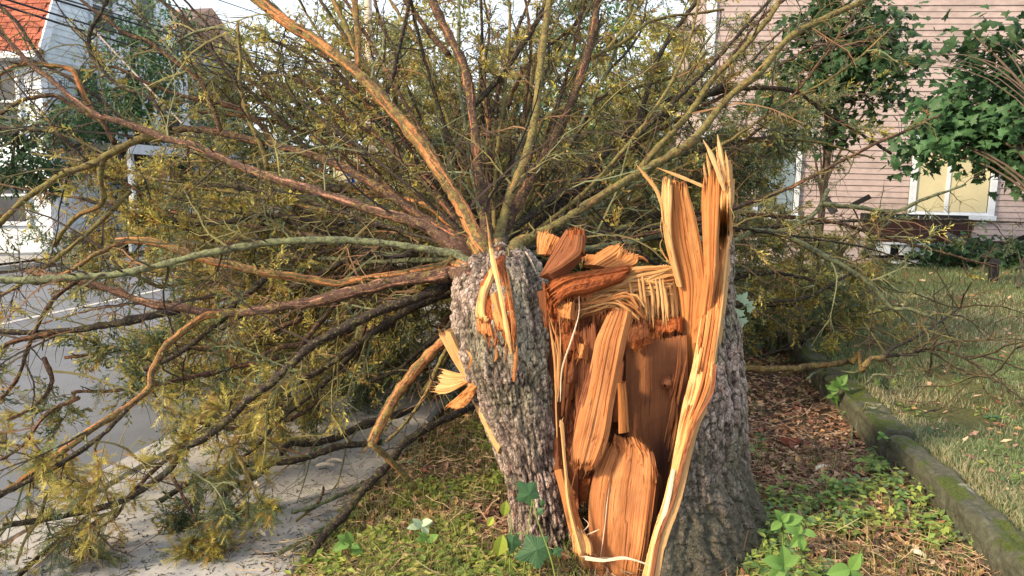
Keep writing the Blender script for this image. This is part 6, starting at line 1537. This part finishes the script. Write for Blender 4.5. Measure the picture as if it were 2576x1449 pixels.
# seedlings: many small leafy plants, nobody could count them
def seedlings(n, x0, x1, y0, y1, pmin, pmax, size, hgt, k, cols, thr, nz):
    w = scatter(n, x0, x1, y0, y1, pmin, pmax); pn = vnoise(w[:, 0] * 3 + nz, w[:, 1] * 3 + nz); w = w[pn > thr]; n = len(w)
    h = hgt * (0.4 + 0.9 * rg.random(n)); top = w + np.stack([rg.normal(0, 0.015, n), rg.normal(0, 0.015, n), h], -1)
    ix = np.repeat(np.arange(n), k); an = rg.random(n * k) * 2 * math.pi; d = np.stack([np.cos(an), np.sin(an), -0.05 + 0.25 * rg.normal(size=n * k)], -1)
    nv = rg.normal(size=(n * k, 3)) * 0.3 + np.array([0, -0.15, 1.0]); fr = rg.random((n * k, 1)) ** 0.6; b = w[ix] * (1 - fr) + top[ix] * fr + d * 0.008
    s = size * (0.55 + 0.7 * rg.random(n * k)); cc = np.array(cols)[rg.integers(0, len(cols), n)][ix] * (0.75 + 0.5 * rg.random((n * k, 1)))
    return batch(OVALS, b, d, nv, s, cc)
SG_ = [(0.19, 0.29, 0.07), (0.25, 0.36, 0.09), (0.14, 0.24, 0.07), (0.32, 0.39, 0.09), (0.16, 0.25, 0.11)]
S1 = seedlings(1300, 1880, 2600, 1120, 1540, 0.15, 1.42, 0.042, 0.075, 7, SG_, 0.36, 5)
S2 = seedlings(700, 1860, 2500, 900, 1180, 0.15, 1.42, 0.036, 0.06, 6, SG_, 0.52, 15)
S3 = seedlings(2600, 750, 1330, 1040, 1540, -1.40, 0.0, 0.040, 0.05, 6, [(0.22, 0.30, 0.06), (0.30, 0.35, 0.08), (0.17, 0.25, 0.06), (0.36, 0.34, 0.10)], 0.44, 25)
for nm, lab, S in (('seedling_cover', 'low bright green seedlings carpeting the ground right of the stump', S1), ('seedling_cover', 'sparse green seedlings behind the stump beside the mossy edging', S2), ('seedling_cover', 'yellow-green weeds between pavement and stump', S3)):
    stuff(nm, lab, 'ground cover', *S, M_LEAF)
S4 = seedlings(500, 1950, 2600, 820, 1449, 1.66, 12, 0.05, 0.03, 6, MG + SG_, 0.62, 35)
stuff('lawn_weeds', 'broad-leaved weeds in the lawn beyond the edging', 'ground cover', *S4, M_LEAF)
# dark crumbs and needle bits on the pavement
w = scatter(2600, -30, 1000, 1020, 1470, -2.77, -1.40, -0.105); n = len(w); w[:, 2] = -0.098; d = rg.normal(size=(n, 3)); d[:, 2] = 0
pth = grow(w, d, 0.008 + 0.05 * rg.random(n) ** 3, 3, 0.3, 0.0, rg); pth[..., 2] = -0.100 + 0.004 * rg.random((n, 4)); v, q = tubes(pth, 0.0012 + 0.0022 * rg.random((n, 1)) ** 3 * np.ones((1, 4)), 3)
c = np.repeat(np.array([[0.03, 0.028, 0.025], [0.06, 0.05, 0.035], [0.10, 0.075, 0.04], [0.16, 0.15, 0.07]])[rg.integers(0, 4, n)], 12, 0)
tag(place('pavement_debris', mesh_np('pavement_debris', v, q, col=c), M_TWIG, None, 'stuff'), 'dark needle bits and crumbs scattered on the pavement', 'debris')

# ------------------------------------------------------------------ single plants
def plant(name, label, leaves, stems, mat, tpl, cat='plant', group=None):
    """leaves: (x, y, Y, size in px, direction angle in picture, tilt); stems: polylines (x, y, Y)"""
    b0 = P(*stems[0][0]); root = thing(name, label, cat, tuple(b0), group)
    for s in stems:
        q = catmull(np.array(s, float), 14); wp = P(q[:, 0], q[:, 1], q[:, 2]); v, qd = tubes(wp[None], np.linspace(0.0035, 0.0018, 14)[None], 6); place('stem', mesh_np('stem', v, qd, smooth=True), MATS['stem_green'], root)
    b = []; d = []; nv = []; sz = []
    for (x, y, Y, s, ang, tilt) in leaves:
        a = math.radians(ang); dd = np.array([math.cos(a), -0.25 * tilt, math.sin(a)]); b.append(P(x, y, Y)); d.append(dd); nv.append(np.array([0.1 * math.cos(a * 3), -1.0 + 0.5 * tilt, 0.25 + 0.5 * tilt])); sz.append(s * Y / F)
    leaf_objects('leaf', tpl, mat, np.array(b), nrm(np.array(d)), nrm(np.array(nv)), np.array(sz), root)
plain('stem_green', (0.16, 0.22, 0.05), 0.2, 10, 0.6, 0.0)
M_VINE = leafy('vine_leaf', False, (0.045, 0.105, 0.045), 0.25, 0.5)
M_SEED = leafy('seedling_leaf', False, (0.13, 0.24, 0.06), 0.35, 0.5)
M_YLEAF = leafy('yellow_leaf', False, (0.26, 0.32, 0.05), 0.35, 0.5)
M_PALEL = leafy('pale_leaf', False, (0.34, 0.44, 0.30), 0.3, 0.6)
plant('climbing_vine', 'green vine with toothed leaves climbing the grey bark at the stump foot', [(1342, 1256, 2.70, 62, 130, 0.2), (1372, 1374, 2.62, 84, 200, 0.4), (1290, 1350, 2.64, 46, 265, 0.3), (1352, 1290, 2.66, 20, 40, 0.4), (1362, 1270, 2.66, 16, 80, 0.4), (1398, 1380, 2.60, 26, 300, 0.5)], [[(1316, 1470, 2.66), (1322, 1380, 2.66), (1334, 1290, 2.68), (1338, 1256, 2.69)], [(1400, 1470, 2.58), (1384, 1400, 2.60), (1352, 1310, 2.64), (1340, 1262, 2.68)], [(1290, 1350, 2.66), (1310, 1340, 2.66), (1324, 1350, 2.66)]], M_VINE, HEART, 'vine')
plant('weed', 'yellow-green weed with one long drooping leaf at the left of the stump foot', [(1264, 1345, 2.64, 62, 258, 0.2), (1272, 1260, 2.70, 44, 262, 0.2), (1240, 1300, 2.66, 30, 240, 0.3)], [[(1284, 1470, 2.64), (1280, 1380, 2.66), (1266, 1344, 2.66)], [(1290, 1400, 2.68), (1284, 1300, 2.70), (1274, 1258, 2.71)]], M_YLEAF, OVAL)
def rosette(cx, cy, Y, s, n, seed):
    r = np.random.default_rng(seed); return [(cx + 3 * r.normal(), cy + 3 * r.normal(), Y - 0.02 * r.random(), s * (0.7 + 0.5 * r.random()), 360 / n * k + 25 * r.normal(), 0.5 + 0.5 * r.random()) for k in range(n)]
plant('seedling', 'bright seedling with oval leaves growing against the right root flare', rosette(1968, 1312, 2.82, 46, 6, 1), [[(1968, 1370, 2.84), (1970, 1340, 2.83), (1968, 1312, 2.82)]], M_SEED, OVAL)
plant('seedling', 'large-leaved bright seedling at the bottom edge right of the stump', rosette(1972, 1425, 2.56, 66, 5, 2), [[(1975, 1480, 2.58), (1972, 1450, 2.57), (1972, 1425, 2.56)]], M_SEED, OVAL)
plant('seedling', 'leafy seedling just above the large-leaved one by the root', rosette(2012, 1345, 2.76, 38, 5, 3), [[(2012, 1390, 2.78), (2014, 1370, 2.77), (2012, 1345, 2.76)]], M_SEED, OVAL)
plant('seedling', 'broad seedling at the bottom edge between stump and edging wall', rosette(2140, 1432, 2.60, 58, 6, 4), [[(2140, 1480, 2.62), (2142, 1450, 2.61), (2140, 1432, 2.60)]], M_SEED, OVAL)
plant('seedling', 'upright leafy sapling in front of the edging wall below the fallen branch', rosette(2110, 972, 4.75, 30, 7, 5) + rosette(2090, 990, 4.8, 26, 5, 6), [[(2105, 1030, 4.8), (2106, 1000, 4.78), (2110, 972, 4.75)]], M_SEED, OVAL)
plant('seedling', 'sprig with round leaves in the crack of the edging wall', rosette(2220, 1098, 3.9, 20, 4, 7) + rosette(2262, 1112, 3.9, 18, 4, 8), [[(2248, 1150, 3.92), (2240, 1120, 3.9), (2222, 1098, 3.9)], [(2248, 1150, 3.92), (2258, 1130, 3.9), (2262, 1112, 3.9)]], M_SEED, OVAL)
plant('maple_sprig', 'pale green maple sprig lodged against the right side of the stump', [(1862, 760, 3.3, 34, 60, 0.4), (1858, 778, 3.3, 36, 250, 0.4), (1878, 776, 3.3, 24, 10, 0.4), (1866, 800, 3.3, 30, 270, 0.3), (1880, 768, 3.3, 20, 40, 0.4)], [[(1895, 764, 3.35), (1880, 768, 3.32), (1862, 778, 3.3)]], M_PALEL, MAPLE, 'sprig')
plant('plantain_weed', 'pale broad-leaved weed in the litter between pavement and stump', rosette(1060, 1320, 3.05, 34, 5, 9), [[(1060, 1345, 3.07), (1060, 1335, 3.06), (1060, 1320, 3.05)]], M_PALEL, OVAL)
plant('plantain_weed', 'bright leafy weed near the lower middle of the litter slope', rosette(1075, 1360, 2.95, 30, 6, 10), [[(1075, 1385, 2.96), (1075, 1375, 2.96), (1075, 1360, 2.95)]], M_SEED, OVAL)
plant('plantain_weed', 'leafy weed beside the dark log at the pavement edge', rosette(880, 1368, 2.95, 40, 6, 11), [[(880, 1395, 2.96), (880, 1380, 2.96), (880, 1368, 2.95)]], M_SEED, OVAL)

# ------------------------------------------------------------------ loose branches, chips and small finds
def gpt(x, y, up=0.0):
    z = 0.0
    for _ in range(6):
        g = PG(x, y, z + up); p_, a_ = pa_of(g[0], g[1])
        z = -0.10 if -2.55 < p_ < -1.38 else (0.168 if 1.43 < p_ < 1.60 else float(ground_z(p_, a_)))
    return PG(x, y, z + up)
def ground_limb(pts, r0, r1, mat, parent=None, name='branch', up=0.02, seed=0):
    r = np.random.default_rng(seed); c = catmull(np.array(pts, float), max(10, len(pts) * 6)); c += r.normal(0, 0.6, c.shape)
    w = np.array([gpt(x, y, up) for x, y in c]); ker = np.ones(5) / 5; w[:, 2] = np.convolve(np.pad(w[:, 2], 2, 'edge'), ker, 'valid')
    rad = np.linspace(r0, r1, len(w)) * w[:, 1] / F * (1 + 0.1 * r.normal(size=len(w))); v, q = tubes(w[None], rad[None], 9)
    n = len(w); caps = [[(n - 1) * 9, (n - 1) * 9 + k, (n - 1) * 9 + k + 1] for k in range(1, 8)] + [[0, k + 1, k] for k in range(1, 8)]
    return place(name, mesh_np(name, v, q, np.array(caps), smooth=True), mat, parent), w
def twigs_on(w, n, ln, parent, seed, up=0.6, K=7):
    r = np.random.default_rng(seed); ix = r.integers(1, len(w) - 1, n); tg = nrm(w[ix + 1] - w[ix - 1]); d = tg * 0.6 + nrm(r.normal(size=(n, 3)) + np.array([0, 0, up])) * 0.9
    p1 = grow(w[ix], d, ln * (0.4 + 0.8 * r.random(n)), K, 0.22, 0.05, r); i2 = np.repeat(np.arange(n), 5); j = r.integers(1, K, n * 5); d2 = nrm(p1[i2, j] - p1[i2, j - 1]) + nrm(r.normal(size=(n * 5, 3))) * 0.9
    p2 = grow(p1[i2, j], d2, ln * 0.35 * (0.3 + 0.9 * r.random(n * 5)), 5, 0.22, 0.03, r)
    v1, q1 = tubes(p1, np.linspace(0.007, 0.003, K + 1)[None] * np.ones((n, 1)), 4); v2, q2 = tubes(p2, np.linspace(0.0035, 0.002, 6)[None] * np.ones((n * 5, 1)), 3)
    col = COLS_TW[r.integers(0, len(COLS_TW), len(v1) + len(v2))] * 0.5
    place('twigs', mesh_np('twigs', np.concatenate([v1, v2]), np.concatenate([q1, q2 + len(v1)]), col=col), M_TWIG, parent, 'stuff')
FB = thing('fallen_branch', 'long brown broken branch lying across the edging wall onto the lawn', 'branch', tuple(gpt(1990, 930)))
o, w1 = ground_limb([(1858, 924), (1920, 928), (1985, 927), (2050, 921), (2109, 914), (2170, 905), (2223, 898)], 9, 7, L_STRIP, FB, up=0.27, seed=1)
o, w2 = ground_limb([(2223, 898), (2243, 878), (2305, 846), (2354, 816), (2416, 774)], 5, 2.5, L_DARK, FB, up=0.27, seed=2)
o, w3 = ground_limb([(2223, 898), (2290, 886), (2341, 876), (2400, 890), (2450, 915), (2500, 960)], 5, 2.5, L_DARK, FB, up=0.22, seed=3)
ground_limb([(2223, 898), (2238, 915), (2249, 937)], 4, 3, L_BROWN, FB, up=0.05, seed=4)
ground_limb([(1965, 944), (1995, 934), (2022, 922)], 6, 4, L_STRIP, FB, up=0.22, seed=5)
twigs_on(np.concatenate([w2, w3]), 30, 0.8, FB, 6)
MB().hexa(P8(2410, 2420, 766, 776, float(w2[-1, 1]), 0.03)).build('broken_end', M_PALE, FB)
FB2 = thing('fallen_branch', 'thin lichen-covered stick lying below the long brown branch', 'branch', tuple(gpt(2100, 935)))
ground_limb([(2030, 952), (2073, 930), (2158, 940), (2220, 943), (2272, 944)], 4, 2.5, L_GREY, FB2, up=0.22, seed=7)
FB3 = thing('fallen_branch', 'dark forked twig with fresh orange ends behind the leaf litter', 'branch', tuple(gpt(1960, 880)))
_, w4 = ground_limb([(1900, 900), (1960, 880), (2010, 850), (2045, 825)], 4, 3, L_DARK, FB3, up=0.12, seed=8); twigs_on(w4, 10, 0.5, FB3, 9)
FB4 = thing('fallen_branch', 'dead bent stick leaning over the edging wall', 'branch', tuple(gpt(2150, 1100)))
_, _ = ground_limb([(2140, 1120), (2148, 1060), (2175, 1020), (2192, 1018)], 4, 3, L_GREY, FB4, up=0.03, seed=10)
ground_limb([(2140, 985), (2172, 1010), (2214, 1024)], 3.5, 3, L_GREY, FB4, up=0.06, seed=11)
FB5 = thing('fallen_branch', 'lichen-spotted forked stick lying on the pavement edge', 'branch', tuple(gpt(830, 1260)))
ground_limb([(925, 1215), (864, 1241), (809, 1266), (762, 1282), (732, 1288)], 7, 5, L_GREY, FB5, up=0.05, seed=12); ground_limb([(800, 1270), (770, 1290), (746, 1310)], 5, 3, L_OLIVE, FB5, up=0.03, seed=13); ground_limb([(798, 1268), (810, 1245), (814, 1226)], 4, 3, L_BROWN, FB5, up=0.06, seed=14)
FB6 = thing('fallen_branch', 'mossy stick with a pale tip at the foot of the dark log', 'branch', tuple(gpt(780, 1350)))
ground_limb([(890, 1285), (845, 1315), (795, 1342), (740, 1370), (699, 1392)], 7, 6, L_GREY, FB6, up=0.03, seed=15); ground_limb([(699, 1392), (665, 1393), (630, 1395)], 3, 2, L_DARK, FB6, up=0.02, seed=16); ground_limb([(735, 1385), (760, 1372), (785, 1370)], 5, 4, L_GREY, FB6, up=0.03, seed=17)
FB7 = thing('fallen_branch', 'black stick on the pavement in the bottom left corner', 'branch', tuple(gpt(98, 1400)))
ground_limb([(150, 1358), (98, 1400), (49, 1446), (20, 1475)], 8, 7, L_DARK, FB7, up=0.02, seed=18)
FB8 = thing('fallen_branch', 'charred stick in the litter at the bottom right', 'branch', tuple(gpt(2300, 1420)))
ground_limb([(2180, 1395), (2250, 1410), (2330, 1425), (2400, 1445)], 6, 5, L_DARK, FB8, up=0.02, seed=19)
chips = [((635, 1333), (668, 1345), 5, 'curled bark chip on the pavement below the hanging sprays'), ((795, 1171), (840, 1169), 4, 'long pale splinter lying on the pavement under the dark limbs'), ((872, 905), (900, 912), 12, 'white torn scrap of wood in the shaded needles'), ((820, 1160), (860, 1158), 2, 'narrow pale splinter behind the longer one on the pavement'), ((2050, 1180), (2078, 1172), 4, 'white fallen leaf scrap on the litter by the edging'), ((2290, 1385), (2330, 1400), 7, 'whitish leaf lying in the seedlings lower right'), ((2340, 1415), (2368, 1425), 7, 'pale blue-white scrap at the bottom near the edging wall'), ((1905, 845), (1950, 858), 10, 'flat pale stone behind the stump'), ((2250, 765), (2275, 768), 5, 'pale wood scrap in the lawn grass near the house debris'), ((2320, 1205), (2346, 1196), 6, 'pale oval leaf standing out beside the edging'), ((640, 1215), (652, 1222), 3, 'orange wood crumb on the pavement')]
M_SCRAP = plain('pale_scrap', (0.66, 0.58, 0.46), 0.15, 20, 0.8, 0.3)
for k, (a, b, w, lab) in enumerate(chips):
    A = gpt(*a, 0.012); Bq = gpt(*b, 0.016); d = nrm(Bq - A); s = np.cross(d, [0, 0, 1.0]); hw = w * A[1] / F * 1.4
    t = np.linspace(0, 1, 7); wv = hw * np.sin(math.pi * (0.12 + 0.83 * t)); rr = np.random.default_rng(k); cen = A + (Bq - A) * t[:, None] + np.array([0, 0, 1.0]) * (0.012 * np.sin(math.pi * t))[:, None]
    top = np.stack([cen - s * wv[:, None] * (0.8 + 0.4 * rr.random((7, 1))), cen + np.array([0, 0, 0.006]), cen + s * wv[:, None] * (0.8 + 0.4 * rr.random((7, 1)))], 1); bot = top - np.array([0, 0, 0.008])
    mb = MB(); mb.add(np.concatenate([top.reshape(-1, 3), bot.reshape(-1, 3)]), np.concatenate([grid_quads(7, 3), grid_quads(7, 3)[:, ::-1] + 21, [[i * 3, (i + 1) * 3, (i + 1) * 3 + 21, i * 3 + 21] for i in range(6)], [[i * 3 + 2, i * 3 + 23, (i + 1) * 3 + 23, (i + 1) * 3 + 2] for i in range(6)], [[0, 21, 22, 1], [1, 22, 23, 2], [18, 19, 40, 39], [19, 20, 41, 40]]]))
    tag(mb.build('wood_chip' if 'leaf' not in lab and 'stone' not in lab else ('flat_stone' if 'stone' in lab else 'fallen_leaf'), M_SCRAP), lab, 'stone' if 'stone' in lab else ('leaf' if 'leaf' in lab else 'wood chip'))
# rusty round fungus
fc = gpt(1985, 1113, 0.02); an = np.linspace(0, 2 * math.pi, 25)[:-1]; rings = []
for rr_, zz_ in ((0.004, 0.022), (0.035, 0.024), (0.06, 0.016), (0.066, 0.004), (0.05, -0.012)):
    wob = 1 + 0.13 * np.sin(an * 3 + 1) + 0.06 * np.sin(an * 7); rings.append(np.stack([fc[0] + rr_ * wob * np.cos(an), fc[1] + 0.8 * rr_ * wob * np.sin(an), fc[2] + zz_ + 0 * an], -1))
v = np.concatenate(rings); o = place('bracket_fungus', mesh_np('bracket_fungus', v, grid_quads(5, 24, True), smooth=True), plain('rust_fungus', (0.20, 0.05, 0.03), 0.5, 60, 0.9, 0.8)); tag(o, 'rusty red round fungus lying in the leaf litter right of the stump', 'fungus')
# spruce cone
cc_ = gpt(1030, 1350, 0.02); CN = thing('spruce_cone', 'small pinkish spruce cone in the weeds left of the stump', 'cone', tuple(cc_))
v, q = tubes((cc_ + np.linspace(-0.02, 0.03, 8)[:, None] * np.array([0.2, 0.1, 1.0]))[None], np.array([[0.004, 0.010, 0.013, 0.014, 0.013, 0.011, 0.008, 0.002]]), 8); place('core', mesh_np('core', v, q, smooth=True), plain('cone_pink', (0.42, 0.20, 0.15), 0.3, 90, 0.7, 0.5), CN)
for k in range(24):
    a_ = k * 2.4; z_ = -0.016 + 0.044 * k / 24; rad_ = 0.012; b_ = cc_ + np.array([rad_ * math.cos(a_) + 0.2 * z_, rad_ * math.sin(a_) + 0.1 * z_, z_]); out = np.array([math.cos(a_), math.sin(a_), 0.3]) * 0.007; tn = np.array([-math.sin(a_), math.cos(a_), 0]) * 0.005
    MB().add([b_ - tn, b_ + tn, b_ + out + tn * 0.5, b_ + out - tn * 0.5, b_ + np.array([0, 0, 0.006])], [[0, 1, 2, 3]], [[0, 3, 4], [3, 2, 4], [2, 1, 4]]).build('scale', MATS['cone_pink'], CN)
